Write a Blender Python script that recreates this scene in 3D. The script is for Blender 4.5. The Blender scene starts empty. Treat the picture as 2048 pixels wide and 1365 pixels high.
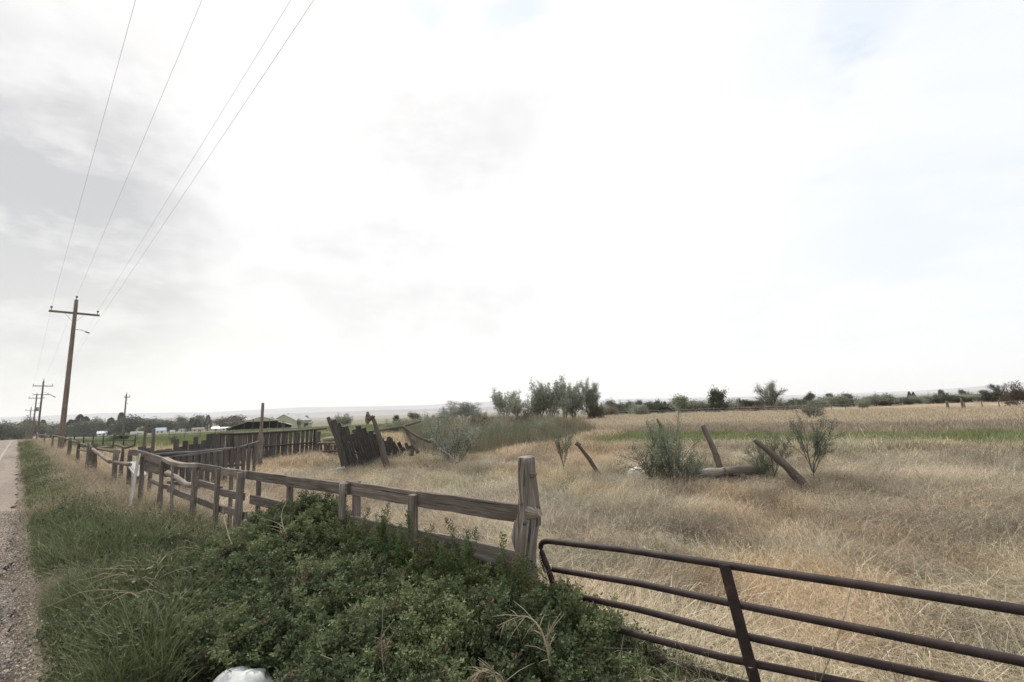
import bpy, math, random
import numpy as np
from mathutils import Vector, Matrix, noise as mnoise

C = bpy.context.scene
COL = C.collection
R = math.radians
rnd = random.Random(7)

# ------------------------------------------------------------------ camera
EYE = Vector((0, 0, 2.2))
F = 910.0                                    # focal length in photo pixels (2048 wide)
cam_d = bpy.data.cameras.new('camera')
cam_d.sensor_width = 36.0
cam_d.lens = 36.0 * F / 2048
cam_d.clip_start = 0.05
cam_d.clip_end = 60000
cam = bpy.data.objects.new('camera', cam_d)
COL.objects.link(cam)
CR = Matrix.Rotation(R(90 + 8.5), 3, 'X') @ Matrix.Rotation(R(-1.92), 3, 'Z')
cam.matrix_world = Matrix.Translation(EYE) @ CR.to_4x4()
C.camera = cam

# ------------------------------------------------------------------ world, sun, exposure
C.view_settings.view_transform = 'Standard'
C.view_settings.look = 'None'
C.view_settings.exposure = 0.18
C.view_settings.gamma = 1.0
C.view_settings.use_curve_mapping = False
SUN_AZ, SUN_EL = R(-28), R(52)               # azimuth clockwise from +Y

def ray(px, py):
    return CR @ Vector(((px - 1024) / F, -(py - 682.5) / F, -1.0))

world = bpy.data.worlds.new("World")
C.world = world
world.use_nodes = True
nt = world.node_tree
nt.nodes.clear()

class NB:
    """tiny node-graph helper"""
    def __init__(s, nt): s.nt = nt
    def n(s, t, **k):
        nd = s.nt.nodes.new(t)
        for a, b in k.items(): setattr(nd, a, b)
        return nd
    def l(s, a, b): s.nt.links.new(a, b)
    def m(s, op, a, b=None, c=None, clamp=False):
        nd = s.n('ShaderNodeMath', operation=op, use_clamp=clamp)
        for i, v in enumerate((a, b, c)):
            if v is None: continue
            if isinstance(v, (int, float)): nd.inputs[i].default_value = v
            else: s.l(v, nd.inputs[i])
        return nd.outputs[0]
    def sstep(s, v, lo, hi, a=0.0, b=1.0):
        nd = s.n('ShaderNodeMapRange', interpolation_type='SMOOTHSTEP')
        s.l(v, nd.inputs[0])
        for i, x in enumerate((lo, hi, a, b)): nd.inputs[i + 1].default_value = x
        return nd.outputs[0]
    def mix(s, f, a, b, bt='MIX'):
        nd = s.n('ShaderNodeMix', data_type='RGBA', blend_type=bt)
        for i, v in ((0, f), (6, a), (7, b)):
            if isinstance(v, (int, float)): nd.inputs[i].default_value = v
            elif isinstance(v, tuple): nd.inputs[i].default_value = (*v, 1) if len(v) == 3 else v
            else: s.l(v, nd.inputs[i])
        return nd.outputs[2]
    def noise(s, vec, scale, detail=3, rough=0.55, dim='3D', dist=0.0):
        nd = s.n('ShaderNodeTexNoise', noise_dimensions=dim)
        if vec is not None: s.l(vec, nd.inputs['Vector'])
        nd.inputs['Scale'].default_value = scale
        nd.inputs['Detail'].default_value = detail
        nd.inputs['Roughness'].default_value = rough
        nd.inputs['Distortion'].default_value = dist
        return nd
    def mapping(s, vec, scale=(1, 1, 1), loc=(0, 0, 0)):
        nd = s.n('ShaderNodeMapping')
        s.l(vec, nd.inputs['Vector'])
        nd.inputs['Scale'].default_value = scale
        nd.inputs['Location'].default_value = loc
        return nd.outputs[0]
    def ramp(s, fac, stops, interp='LINEAR'):
        nd = s.n('ShaderNodeValToRGB')
        cr = nd.color_ramp
        cr.interpolation = interp
        while len(cr.elements) < len(stops): cr.elements.new(0.5)
        for e, (p, c) in zip(cr.elements, stops):
            e.position = p
            e.color = (*c, 1) if len(c) == 3 else c
        s.l(fac, nd.inputs[0])
        return nd.outputs[0]

B = NB(nt)
sky = B.n('ShaderNodeTexSky', sky_type='NISHITA', sun_disc=False)
sky.sun_elevation = SUN_EL
sky.sun_rotation = SUN_AZ
sky.air_density = 1.2
sky.dust_density = 2.0
bg_sky = B.n('ShaderNodeBackground')
B.l(sky.outputs[0], bg_sky.inputs[0])
bg_sky.inputs[1].default_value = 0.15
tc = B.n('ShaderNodeTexCoord')
D = tc.outputs['Generated']
warp = B.noise(D, 3.2, 4, 0.6)
wsep = B.n('ShaderNodeSeparateXYZ'); B.l(warp.outputs['Color'], wsep.inputs[0])
sep = B.n('ShaderNodeSeparateXYZ'); B.l(D, sep.inputs[0])
az = B.m('ARCTAN2', sep.outputs[0], sep.outputs[1])
el = B.m('ARCSINE', sep.outputs[2])
azw = B.m('ADD', az, B.m('MULTIPLY', B.m('SUBTRACT', wsep.outputs[0], 0.5), 0.42))
elw = B.m('ADD', el, B.m('MULTIPLY', B.m('SUBTRACT', wsep.outputs[1], 0.5), 0.34))
def blob(px, py, rx, ry, soft):
    d = ray(px, py).normalized()
    a0, e0 = math.atan2(d.x, d.y), math.asin(d.z)
    a = B.m('DIVIDE', B.m('SUBTRACT', azw, a0), rx / F * (1 if abs(px-1024) < 500 else 0.75))
    e = B.m('DIVIDE', B.m('SUBTRACT', elw, e0), ry / F)
    r = B.m('SQRT', B.m('ADD', B.m('MULTIPLY', a, a), B.m('MULTIPLY', e, e)))
    return B.sstep(r, 1.0 - soft, 1.0 + soft, 1.0, 0.0)
grey = None
for px, py, rx, ry, so, k in ((40, 470, 330, 215, .62, 1.0), (60, 640, 150, 60, .5, .9), (230, 560, 120, 70, .7, .55), (-60, 250, 300, 180, .8, .6), (150, 120, 380, 170, .8, .26),
                              (560, 60, 300, 150, .8, .2), (900, 270, 210, 85, .7, .36),
                              (700, 480, 200, 50, .8, .34), (700, 615, 360, 48, .8, .34), (330, 690, 260, 60, .8, .38),
                              (420, 620, 190, 60, .8, .22)):
    b = B.m('MULTIPLY', blob(px, py, rx, ry, so), k)
    grey = b if grey is None else B.m('MAXIMUM', grey, b)
# generic cloud texture over the whole dome
Dm = B.mapping(D, (1, 1, 2.2))
n1 = B.noise(Dm, 2.0, 5, 0.55)
gen = B.sstep(n1.outputs[0], 0.48, 0.70, 0.0, 0.18)
fine = B.noise(Dm, 7.0, 5, 0.6)
grey = B.m('MULTIPLY', B.m('MAXIMUM', grey, gen), B.sstep(fine.outputs[0], 0.28, 0.62, 0.55, 1.18))
cloud = B.mix(grey, (0.965, 0.955, 0.94), (0.55, 0.55, 0.555))
# thin blue showing on the right-hand side and low on the horizon
blue = B.sstep(az, R(12), R(62), 0.0, 1.0)
streak = B.noise(B.mapping(D, (1, 1, 3.5)), 1.9, 4, 0.55, dist=0.6)
blue = B.m('MULTIPLY', blue, B.sstep(streak.outputs[0], 0.38, 0.62, 0.45, 1.0))
for px, py, rx, ry in ((845, 8, 26, 16), (1058, 4, 30, 14), (1700, 30, 60, 40)):
    blue = B.m('MAXIMUM', blue, B.m('MULTIPLY', blob(px + 0, py, rx * 2.2, ry * 2.2, .6), .8))
cloud = B.mix(blue, cloud, (0.73, 0.80, 0.885))
low = B.sstep(el, R(0), R(11), 0.45, 0.0)
warm = B.m('MULTIPLY', blob(380, 700, 420, 130, .7), .35)
cloud = B.mix(warm, cloud, (0.92, 0.90, 0.85))
cloud = B.mix(low, cloud, (0.90, 0.925, 0.94))
bg_c = B.n('ShaderNodeBackground')
B.l(cloud, bg_c.inputs[0]); bg_c.inputs[1].default_value = 1.0
mx = B.n('ShaderNodeMixShader')
cover = B.sstep(B.noise(Dm, 4.0, 4, .6).outputs[0], 0.62, 0.75, 0.95, 0.75)
B.l(cover, mx.inputs[0]); B.l(bg_sky.outputs[0], mx.inputs[1]); B.l(bg_c.outputs[0], mx.inputs[2])
wo = B.n('ShaderNodeOutputWorld'); B.l(mx.outputs[0], wo.inputs[0])

sun_d = bpy.data.lights.new('sun', 'SUN')
sun_d.energy = 3.3
sun_d.angle = R(6)
sun_d.color = (1.0, 0.96, 0.9)
sun = bpy.data.objects.new('sun', sun_d); COL.objects.link(sun)
sv = Vector((math.sin(SUN_AZ) * math.cos(SUN_EL), math.cos(SUN_AZ) * math.cos(SUN_EL), math.sin(SUN_EL)))
sun.rotation_euler = sv.to_track_quat('Z', 'Y').to_euler()

C.render.engine = 'CYCLES'
C.cycles.max_bounces = 5
C.cycles.diffuse_bounces = 3
C.cycles.transparent_max_bounces = 8
C.cycles.volume_bounces = 3

# ------------------------------------------------------------------ terrain function
RD = Vector((-0.733, 0.680))                 # road direction in plan (u)
RN = Vector((0.680, 0.733))                  # to the right of the road (v)
def uv(x, y): return x * RD.x + y * RD.y, x * RN.x + y * RN.y
def ss(a, b, t):
    t = np.clip((t - a) / (b - a), 0, 1); return t * t * (3 - 2 * t)
GRADE = 0.020
def height(x, y):
    x = np.asarray(x, float); y = np.asarray(y, float)
    u = x * RD.x + y * RD.y; v = x * RN.x + y * RN.y
    g = -GRADE * 30 * np.log1p(np.exp(np.clip((u - 75) / 30, -30, 30)))
    g = np.where((u - 75) / 30 > 30, -GRADE * (u - 75), g)
    g = np.maximum(g, -14.0)
    rise = np.where(v > 0, 1 - ss(0.2, 5.0, v), 1 - ss(7.0, 11.0, -v)) * 0.55
    side = -0.012 * np.maximum(v - 60, 0) * ss(30, 120, u)     # slight fall of the pasture on the far left
    return g + rise + np.maximum(side, -3)
def hz(x, y): return float(height(x, y))

def G(px, py, dz=0.0):
    """where the sight line through a photo pixel meets the terrain (+dz)"""
    d = ray(px, py)
    if d.z >= -1e-4: d.z = -1e-4
    prev = 0.5; t = 0.5
    while t < 5000:
        p = EYE + d * t
        if p.z <= hz(p.x, p.y) + dz:
            lo, hi = prev, t
            for _ in range(20):
                m_ = (lo + hi) / 2; p = EYE + d * m_
                if p.z <= hz(p.x, p.y) + dz: hi = m_
                else: lo = m_
            return EYE + d * hi
        prev = t; t *= 1.03
    return EYE + d * 5000
def at(px, py, Y):
    d = ray(px, py); return EYE + d * (Y / d.y)
def on_plane(px, py, a, b):
    """sight line through a pixel meets the vertical plane through plan points a, b"""
    d = ray(px, py)
    n = Vector((-(b[1] - a[1]), b[0] - a[0]))
    t = (n.x * a[0] + n.y * a[1]) / (n.x * d.x + n.y * d.y)
    return EYE + d * t
def pix(p):
    q = CR.transposed() @ (Vector(p) - EYE)
    return 1024 + F * q.x / -q.z, 682.5 - F * q.y / -q.z

# value noise for zones
def vnoise(x, y, seed=0):
    xi = np.floor(x).astype(np.int64); yi = np.floor(y).astype(np.int64)
    fx = x - xi; fy = y - yi; fx = fx * fx * (3 - 2 * fx); fy = fy * fy * (3 - 2 * fy)
    def h(a, b):
        k = (a * 374761393 + b * 668265263 + seed * 1442695) & 0x7fffffff
        k = ((k ^ (k >> 13)) * 1274126177) & 0x7fffffff
        return ((k ^ (k >> 16)) & 0xffff) / 65535.0
    return (h(xi, yi) * (1 - fx) + h(xi + 1, yi) * fx) * (1 - fy) + (h(xi, yi + 1) * (1 - fx) + h(xi + 1, yi + 1) * fx) * fy
def fbm(x, y, seed=0, o=4):
    s = 0; a = 0.5; t = 0
    for i in range(o):
        s = s + a * vnoise(x * 2 ** i, y * 2 ** i, seed + i * 17); t += a; a *= .55
    return s / t

# ------------------------------------------------------------------ object helpers
def tag(o, label=None, cat=None, group=None, kind=None):
    if label: o['label'] = label
    if cat: o['category'] = cat
    if group: o['group'] = group
    if kind: o['kind'] = kind
    return o
def empty(name, loc, label, cat, group=None):
    o = bpy.data.objects.new(name, None); COL.objects.link(o)
    o.location = loc; o.empty_display_size = .2
    return tag(o, label, cat, group)
def put(name, me, mat, parent=None, link=True):
    if mat is not None and not me.materials: me.materials.append(mat)
    o = bpy.data.objects.new(name, me)
    if link: COL.objects.link(o)
    if parent is not None: o.parent = parent
    return o
def copy_tree(o, parent=None):
    c = o.copy(); COL.objects.link(c)
    if parent is not None: c.parent = parent
    for ch in list(o.children): copy_tree(ch, c)
    return c

class MB:
    """mesh builder with uv in metres (u around / across, v along)"""
    def __init__(s, origin=(0, 0, 0)):
        s.v = []; s.f = []; s.uv = []; s.o = Vector(origin); s.sm = []
    def ring_loft(s, rings, us, vs, smooth=True, caps=True):
        n = len(rings[0]); b = len(s.v)
        for r in rings: s.v += [tuple(Vector(p) - s.o) for p in r]
        for i in range(len(rings) - 1):
            for j in range(n):
                k = (j + 1) % n
                s.f.append((b + i * n + j, b + i * n + k, b + (i + 1) * n + k, b + (i + 1) * n + j)); s.sm.append(smooth)
                u0, u1 = us[j], us[j + 1]
                s.uv += [(u0, vs[i]), (u1, vs[i]), (u1, vs[i + 1]), (u0, vs[i + 1])]
        if caps:
            for i, rev in ((0, True), (len(rings) - 1, False)):
                idx = [b + i * n + j for j in range(n)]
                if rev: idx.reverse()
                s.f.append(tuple(idx)); s.sm.append(False)
                s.uv += [(0.02 * math.cos(6.28 * j / n), 40 + .02 * math.sin(6.28 * j / n)) for j in range(n)]
    def sweep(s, pts, rad, shape='round', sides=8, bump=0.0, seed=0, up=(0, 0, 1), sub=None, twist=0.0):
        """rad: float / list of floats (round) or (w, t) (board: w across 'side', t along 'up')"""
        pts = [Vector(p) for p in pts]
        if sub:                                            # resample
            L = [0]
            for a, b in zip(pts, pts[1:]): L.append(L[-1] + (b - a).length)
            new = []; rr = []
            for i in range(sub + 1):
                d = L[-1] * i / sub; k = 0
                while k < len(L) - 2 and d > L[k + 1]: k += 1
                t = (d - L[k]) / max(1e-6, L[k + 1] - L[k]); new.append(pts[k].lerp(pts[k + 1], t))
                if isinstance(rad, list): rr.append(rad[k] * (1 - t) + rad[k + 1] * t)
            pts = new
            if rr: rad = rr
        rg = random.Random(seed); ph = rg.random() * 100
        rings = []; vs = []; acc = rg.random() * 5
        for i, p in enumerate(pts):
            t = (pts[min(i + 1, len(pts) - 1)] - pts[max(i - 1, 0)]).normalized()
            U = Vector(up)
            if abs(t.dot(U)) > .95: U = Vector((0.3, 1, 0)).normalized()
            side = t.cross(U).normalized(); u2 = side.cross(t).normalized()
            if twist:
                q = Matrix.Rotation(twist * i / len(pts), 3, t); side = q @ side; u2 = q @ u2
            if i: acc += (p - pts[i - 1]).length
            vs.append(acc)
            ring = []
            if shape == 'round':
                r = rad[i] if isinstance(rad, list) else rad
                for j in range(sides):
                    a = 2 * math.pi * j / sides
                    k = 1 + bump * 2 * (mnoise.noise(Vector((math.cos(a) * 1.3 + ph, math.sin(a) * 1.3, acc * 3.0)))) if bump else 1
                    ring.append(p + (side * math.cos(a) + u2 * math.sin(a)) * r * k)
                per = 2 * math.pi * (rad[0] if isinstance(rad, list) else rad)
                us = [per * j / sides for j in range(sides + 1)]
            else:
                w, th = rad; w /= 2; th /= 2; c = min(w, th) * .18
                prof = [(-w + c, -th), (w - c, -th), (w, -th + c), (w, th - c), (w - c, th), (-w + c, th), (-w, th - c), (-w, -th + c)]
                for j, (a, b_) in enumerate(prof):
                    k = 1 + (bump * mnoise.noise(Vector((a * 20 + ph, b_ * 20, acc * 4))) if bump else 0)
                    ring.append(p + side * a * k + u2 * b_ * k)
                us = [0]
                for j in range(8):
                    a = prof[j]; b_ = prof[(j + 1) % 8]; us.append(us[-1] + math.hypot(a[0] - b_[0], a[1] - b_[1]))
            rings.append(ring)
        s.ring_loft(rings, us, vs, smooth=(shape == 'round'))
        return s
    def box(s, lo, hi, M=None):
        x0, y0, z0 = lo; x1, y1, z1 = hi
        b = len(s.v)
        ps = [Vector(p) for p in ((x0, y0, z0), (x1, y0, z0), (x1, y1, z0), (x0, y1, z0), (x0, y0, z1), (x1, y0, z1), (x1, y1, z1), (x0, y1, z1))]
        if M is not None: ps = [M @ p for p in ps]
        s.v += [tuple(p - s.o) for p in ps]
        for f in ((0, 3, 2, 1), (4, 5, 6, 7), (0, 1, 5, 4), (1, 2, 6, 5), (2, 3, 7, 6), (3, 0, 4, 7)):
            s.f.append(tuple(b + i for i in f)); s.sm.append(False)
            for i in f:
                q = ps[i]; s.uv.append((q.x + q.y, q.z))
        return s
    def poly(s, pts, faces):
        b = len(s.v); s.v += [tuple(Vector(p) - s.o) for p in pts]
        for f in faces:
            s.f.append(tuple(b + i for i in f)); s.sm.append(False)
            s.uv += [(pts[i][0] + pts[i][1], pts[i][2]) for i in f]
        return s
    def ball(s, c, r, seg=10, rings=7, bump=0.0, seed=0, squash=(1, 1, 1)):
        rg = []
        for i in range(rings + 1):
            th = math.pi * i / rings
            ring = []
            for j in range(seg):
                a = 2 * math.pi * j / seg
                d = Vector((math.sin(th) * math.cos(a), math.sin(th) * math.sin(a), -math.cos(th)))
                k = 1 + bump * mnoise.noise(d * 1.7 + Vector((seed * 3.1, 0, 0))) + bump * .4 * mnoise.noise(d * 5 + Vector((seed, 1, 0)))
                ring.append(Vector(c) + Vector((d.x * squash[0], d.y * squash[1], d.z * squash[2])) * max(r * k, 1e-4))
            rg.append(ring)
        s.ring_loft(rg, [r * 6.28 * j / seg for j in range(seg + 1)], [r * 3.14 * i / rings for i in range(rings + 1)], smooth=True, caps=False)
        return s
    def mesh(s, name):
        me = bpy.data.meshes.new(name)
        me.from_pydata(s.v, [], s.f)
        ul = me.uv_layers.new(name='UVMap')
        ul.data.foreach_set('uv', np.array(s.uv, float).ravel())
        me.polygons.foreach_set('use_smooth', s.sm)
        me.update()
        return me
    def build(s, name, mat, parent=None):
        return put(name, s.mesh(name), mat, parent)

def fast_mesh(name, verts, quads, attrs=None):
    """quads: (N,4) or (N,3) int array"""
    me = bpy.data.meshes.new(name)
    verts = np.asarray(verts, np.float32); quads = np.asarray(quads, np.int32)
    k = quads.shape[1]
    me.vertices.add(len(verts)); me.vertices.foreach_set('co', verts.ravel())
    me.loops.add(quads.size); me.loops.foreach_set('vertex_index', quads.ravel())
    me.polygons.add(len(quads)); me.polygons.foreach_set('loop_start', np.arange(0, quads.size, k, dtype=np.int32))
    if attrs:
        for nm, (dom, arr) in attrs.items():
            a = me.attributes.new(nm, 'FLOAT', dom); a.data.foreach_set('value', np.asarray(arr, np.float32))
    me.update(calc_edges=True)
    return me

# ------------------------------------------------------------------ materials
def mat_new(name):
    m = bpy.data.materials.new(name); m.use_nodes = True
    m.node_tree.nodes.clear()
    b = NB(m.node_tree)
    return m, b
def finish(b, col, rough=0.8, bump=None, bstr=0.3, bdist=0.01, metallic=0.0, trans=0.0, spec=0.3):
    p = b.n('ShaderNodeBsdfPrincipled')
    if isinstance(col, tuple): p.inputs['Base Color'].default_value = (*col, 1)
    else: b.l(col, p.inputs['Base Color'])
    if isinstance(rough, (int, float)): p.inputs['Roughness'].default_value = rough
    else: b.l(rough, p.inputs['Roughness'])
    p.inputs['Metallic'].default_value = metallic
    p.inputs['Specular IOR Level'].default_value = spec
    if bump is not None:
        bn = b.n('ShaderNodeBump'); bn.inputs['Strength'].default_value = bstr; bn.inputs['Distance'].default_value = bdist
        b.l(bump, bn.inputs['Height']); b.l(bn.outputs[0], p.inputs['Normal'])
    out = b.n('ShaderNodeOutputMaterial')
    sh = p.outputs[0]
    if trans > 0:
        t = b.n('ShaderNodeBsdfTranslucent')
        if isinstance(col, tuple): t.inputs[0].default_value = (*col, 1)
        else: b.l(col, t.inputs[0])
        m2 = b.n('ShaderNodeMixShader'); m2.inputs[0].default_value = trans
        b.l(sh, m2.inputs[1]); b.l(t.outputs[0], m2.inputs[2]); sh = m2.outputs[0]
    b.l(sh, out.inputs[0])

def wood(name, dark, mid, light, stain=(0.10, 0.07, 0.05), stain_amt=0.4, grain=60):
    m, b = mat_new(name)
    uvn = b.n('ShaderNodeUVMap')
    oi = b.n('ShaderNodeObjectInfo')
    off = b.n('ShaderNodeVectorMath', operation='ADD'); b.l(uvn.outputs[0], off.inputs[0])
    cmb = b.n('ShaderNodeCombineXYZ'); b.l(b.m('MULTIPLY', oi.outputs['Random'], 37.0), cmb.inputs[2]); b.l(cmb.outputs[0], off.inputs[1])
    V = off.outputs[0]
    g1 = b.noise(b.mapping(V, (grain, 2.2, 1)), 1.0, 5, 0.62, dist=0.6)
    g2 = b.noise(b.mapping(V, (grain * 2.6, 5, 1)), 1.0, 3, 0.6)
    big = b.noise(b.mapping(V, (3, 1.4, 1)), 1.0, 4, 0.6)
    fac = b.m('ADD', b.m('MULTIPLY', g1.outputs[0], 0.65), b.m('MULTIPLY', g2.outputs[0], 0.35))
    col = b.ramp(fac, [(0.30, dark), (0.50, mid), (0.68, light)])
    col = b.mix(b.m('MULTIPLY', b.sstep(big.outputs[0], 0.45, 0.72), stain_amt), col, stain)
    crack = b.noise(b.mapping(V, (grain * .8, 0.9, 1)), 1.0, 2, 0.5, dist=0.3)
    ck = b.sstep(crack.outputs[0], 0.30, 0.36, 1.0, 0.0)
    col = b.mix(b.m('MULTIPLY', ck, 0.8), col, tuple(c * .25 for c in dark))
    br = b.n('ShaderNodeHueSaturation'); b.l(col, br.inputs['Color'])
    b.l(b.m('MULTIPLY_ADD', oi.outputs['Random'], 0.45, 0.78), br.inputs['Value'])
    h = b.m('SUBTRACT', fac, b.m('MULTIPLY', ck, 0.8))
    finish(b, br.outputs[0], 0.88, h, 0.7, 0.006)
    return m
M = {}
M['fence'] = wood('weathered_board_wood', (0.055, 0.045, 0.038), (0.14, 0.118, 0.10), (0.30, 0.265, 0.235), stain=(0.09, 0.062, 0.045))
M['log'] = wood('grey_log_wood', (0.075, 0.062, 0.05), (0.20, 0.175, 0.15), (0.40, 0.36, 0.32), stain=(0.17, 0.115, 0.075), stain_amt=.75, grain=42)
M['slab'] = wood('dark_slab_wood', (0.034, 0.031, 0.029), (0.088, 0.081, 0.075), (0.20, 0.19, 0.18), stain=(0.05, 0.04, 0.035))
M['slab_brown'] = wood('brown_slab_wood', (0.05, 0.038, 0.03), (0.12, 0.095, 0.075), (0.22, 0.19, 0.16), stain=(0.10, 0.065, 0.045))
M['pale'] = wood('bleached_wood', (0.20, 0.18, 0.16), (0.38, 0.36, 0.33), (0.58, 0.56, 0.53), stain_amt=.3)
M['pole'] = wood('utility_pole_wood', (0.07, 0.055, 0.045), (0.15, 0.12, 0.10), (0.26, 0.215, 0.18), stain=(0.13, 0.075, 0.05), stain_amt=.5, grain=22)
M['bark'] = wood('bark', (0.05, 0.042, 0.034), (0.11, 0.095, 0.08), (0.19, 0.17, 0.15), grain=20)
M['twig'] = wood('dry_twig', (0.17, 0.13, 0.09), (0.30, 0.245, 0.17), (0.46, 0.40, 0.30), stain_amt=.2)

def rust():
    m, b = mat_new('rusty_painted_pipe')
    tc = b.n('ShaderNodeTexCoord'); V = tc.outputs['Object']
    n = b.noise(V, 9, 5, .65); n2 = b.noise(V, 90, 4, .6); n3 = b.noise(V, 2.2, 3, .5)
    col = b.ramp(b.m('ADD', b.m('MULTIPLY', n.outputs[0], .7), b.m('MULTIPLY', n2.outputs[0], .3)),
                 [(0.34, (0.014, 0.010, 0.010)), (0.5, (0.028, 0.018, 0.017)), (0.62, (0.052, 0.029, 0.025)), (0.72, (0.14, 0.075, 0.05))])
    col = b.mix(b.sstep(n3.outputs[0], .45, .7, 0, .35), col, (0.05, 0.042, 0.041))
    finish(b, col, 0.68, n2.outputs[0], 0.35, 0.002, metallic=0.15, spec=.4)
    return m
M['rust'] = rust()

def plain(name, c, rough=.7, var=.25, scale=6, metallic=0.0):
    m, b = mat_new(name)
    tc = b.n('ShaderNodeTexCoord'); n = b.noise(tc.outputs['Object'], scale, 5, .6)
    col = b.mix(b.sstep(n.outputs[0], .35, .65), tuple(x * (1 - var) for x in c), tuple(min(1, x * (1 + var)) for x in c))
    finish(b, col, rough, n.outputs[0], .2, .01, metallic=metallic)
    return m
M['insulator'] = plain('porcelain_insulator', (.16, .12, .11), .3)
M['steel'] = plain('galvanised_steel', (.32, .32, .32), .5, metallic=.6)
M['wire'] = plain('conductor_wire', (.55, .55, .55), .6)
M['rock'] = plain('white_rock', (.72, .69, .65), .9, .3, 7)
M['whiterock'] = plain('white_painted_rock', (.60, .61, .60), .85, .16, 9)
M['roof_grey'] = plain('grey_metal_roof', (.26, .27, .245), .5, .15)
M['roof_white'] = plain('white_metal_roof', (.75, .76, .78), .4, .05)
M['roof_blue'] = plain('blue_grey_roof', (.26, .33, .40), .5, .1)
M['roof_brown'] = plain('brown_shingle_roof', (.17, .14, .12), .8, .2)
M['wall_white'] = plain('white_siding', (.66, .65, .62), .7, .06)
M['wall_pink'] = plain('pinkish_stucco', (.50, .38, .34), .8, .1)
M['wall_tan'] = plain('tan_metal_wall', (.42, .40, .31), .7, .1)
M['wall_dark'] = plain('dark_barn_wood', (.035, .032, .03), .9, .3)
M['glass'] = plain('window_glass', (.03, .035, .04), .1, .1)
M['tyre'] = plain('tyre_rubber', (.02, .02, .02), .8)
M['dark_metal'] = plain('dark_pipe_metal', (.045, .045, .045), .6)

def leafmat(name, a, c, trans=0.25, attr='bc', tint=True, rough=.65):
    m, b = mat_new(name)
    at_ = b.n('ShaderNodeAttribute', attribute_name=attr, attribute_type='GEOMETRY')
    col = b.mix(at_.outputs['Fac'], a, c)
    if tint:
        ti = b.n('ShaderNodeAttribute', attribute_name='tint', attribute_type='INSTANCER')
        col = b.mix(1.0, col, ti.outputs['Color'], 'MULTIPLY')
    else:
        oi = b.n('ShaderNodeObjectInfo')
        hs = b.n('ShaderNodeHueSaturation'); b.l(col, hs.inputs['Color'])
        b.l(b.m('MULTIPLY_ADD', oi.outputs['Random'], 0.5, 0.75), hs.inputs['Value'])
        b.l(b.m('MULTIPLY_ADD', oi.outputs['Random'], 0.03, 0.485), hs.inputs['Hue'])
        col = hs.outputs[0]
    finish(b, col, rough, trans=trans, spec=.2)
    return m
M['blade'] = leafmat('grass_blade', (.34, .33, .31), (1.0, 1.0, 1.0), .2)            # colour comes from each tuft's tint
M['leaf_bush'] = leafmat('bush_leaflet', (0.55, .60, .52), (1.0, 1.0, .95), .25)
M['olive'] = leafmat('grey_green_leaf', (.165, .18, .13), (.34, .36, .27), .3, tint=False)
M['silver'] = leafmat('silver_green_leaf', (.17, .19, .145), (.34, .36, .28), .25, tint=False)
M['dark_leaf'] = leafmat('dark_green_leaf', (.036, .047, .028), (.090, .105, .062), .15, tint=False)
M['mid_leaf'] = leafmat('mid_green_leaf', (.075, .09, .055), (.17, .185, .115), .2, tint=False)
M['conifer'] = leafmat('conifer_needle', (.012, .020, .014), (.030, .042, .026), .1, tint=False)
M['brown_leaf'] = leafmat('reddish_twig_leaf', (.085, .060, .045), (.17, .125, .09), .2, tint=False)
M['shrub_leaf'] = leafmat('shrub_green_leaf', (.10, .125, .085), (.24, .275, .19), .25, tint=False)

# ------------------------------------------------------------------ ground zones
g1a = np.array([7.8, 31.2]); g1b = np.array([24.4, 21.4])
THICK = [G(*p) for p in ((838, 918), (905, 925), (965, 917), (1100, 893), (1190, 866), (1150, 849), (1000, 843), (850, 846), (800, 860))]
def in_poly(x, y, poly):
    ins = np.zeros(np.shape(x), bool); n = len(poly)
    for i in range(n):
        x0, y0 = poly[i][0], poly[i][1]; x1, y1 = poly[(i + 1) % n][0], poly[(i + 1) % n][1]
        c = ((y0 > y) != (y1 > y)) & (x < (x1 - x0) * (y - y0) / (y1 - y0 + 1e-12) + x0)
        ins ^= c
    return ins
FP0 = at(1056, 1150, 3.95); FP0 = Vector((FP0.x, FP0.y))
_q = at(290, 950, 9.4); FP1 = Vector((_q.x, _q.y))
_v1 = uv(*FP1)[1]
def fence_v(u):
    """distance of the fence line from the road edge at road coordinate u"""
    u0, v0 = uv(*FP0); u1, v1 = uv(*FP1)
    t = np.clip((u - u0) / (u1 - u0), 0, 1)
    return v0 + (v1 - v0) * t
ks = np.array([-1.35, -1.0, -.6, -.2, .3, .8, 1.5, 2.2, 2.8, 3.4, 4.0, 4.6, 5.4])
kh = np.array([.18, .36, .50, .66, .74, .70, .72, .74, 1.02, .92, .74, .52, .25])
kt = np.array([.30, .80, 1.4, 2.0, 2.4, 2.4, 2.15, 1.85, 1.6, 1.35, 1.05, .75, .35])     # reach towards the road
_fd = (FP1 - FP0).normalized(); _fn = Vector((-_fd.y, _fd.x)); _fn = -_fn if _fn.y > 0 else _fn
BO = G(478, 1392)
def in_bush(x, y):
    """true inside the footprint of the big bush, right in front of it, or on the white rock"""
    s = (x - FP0.x) * _fd.x + (y - FP0.y) * _fd.y; t = (x - FP0.x) * _fn.x + (y - FP0.y) * _fn.y
    T = np.interp(s, ks, kt)
    front = (s < 1.5) & (s > -1.3) & (t > T - .3)
    return ((s > -1.3) & (s < 5.0) & (t < T - .12) & (t > .25)) | front | (np.hypot(x - BO.x, y - BO.y) < .45) | (np.hypot(x, y) < 2.3)
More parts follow.
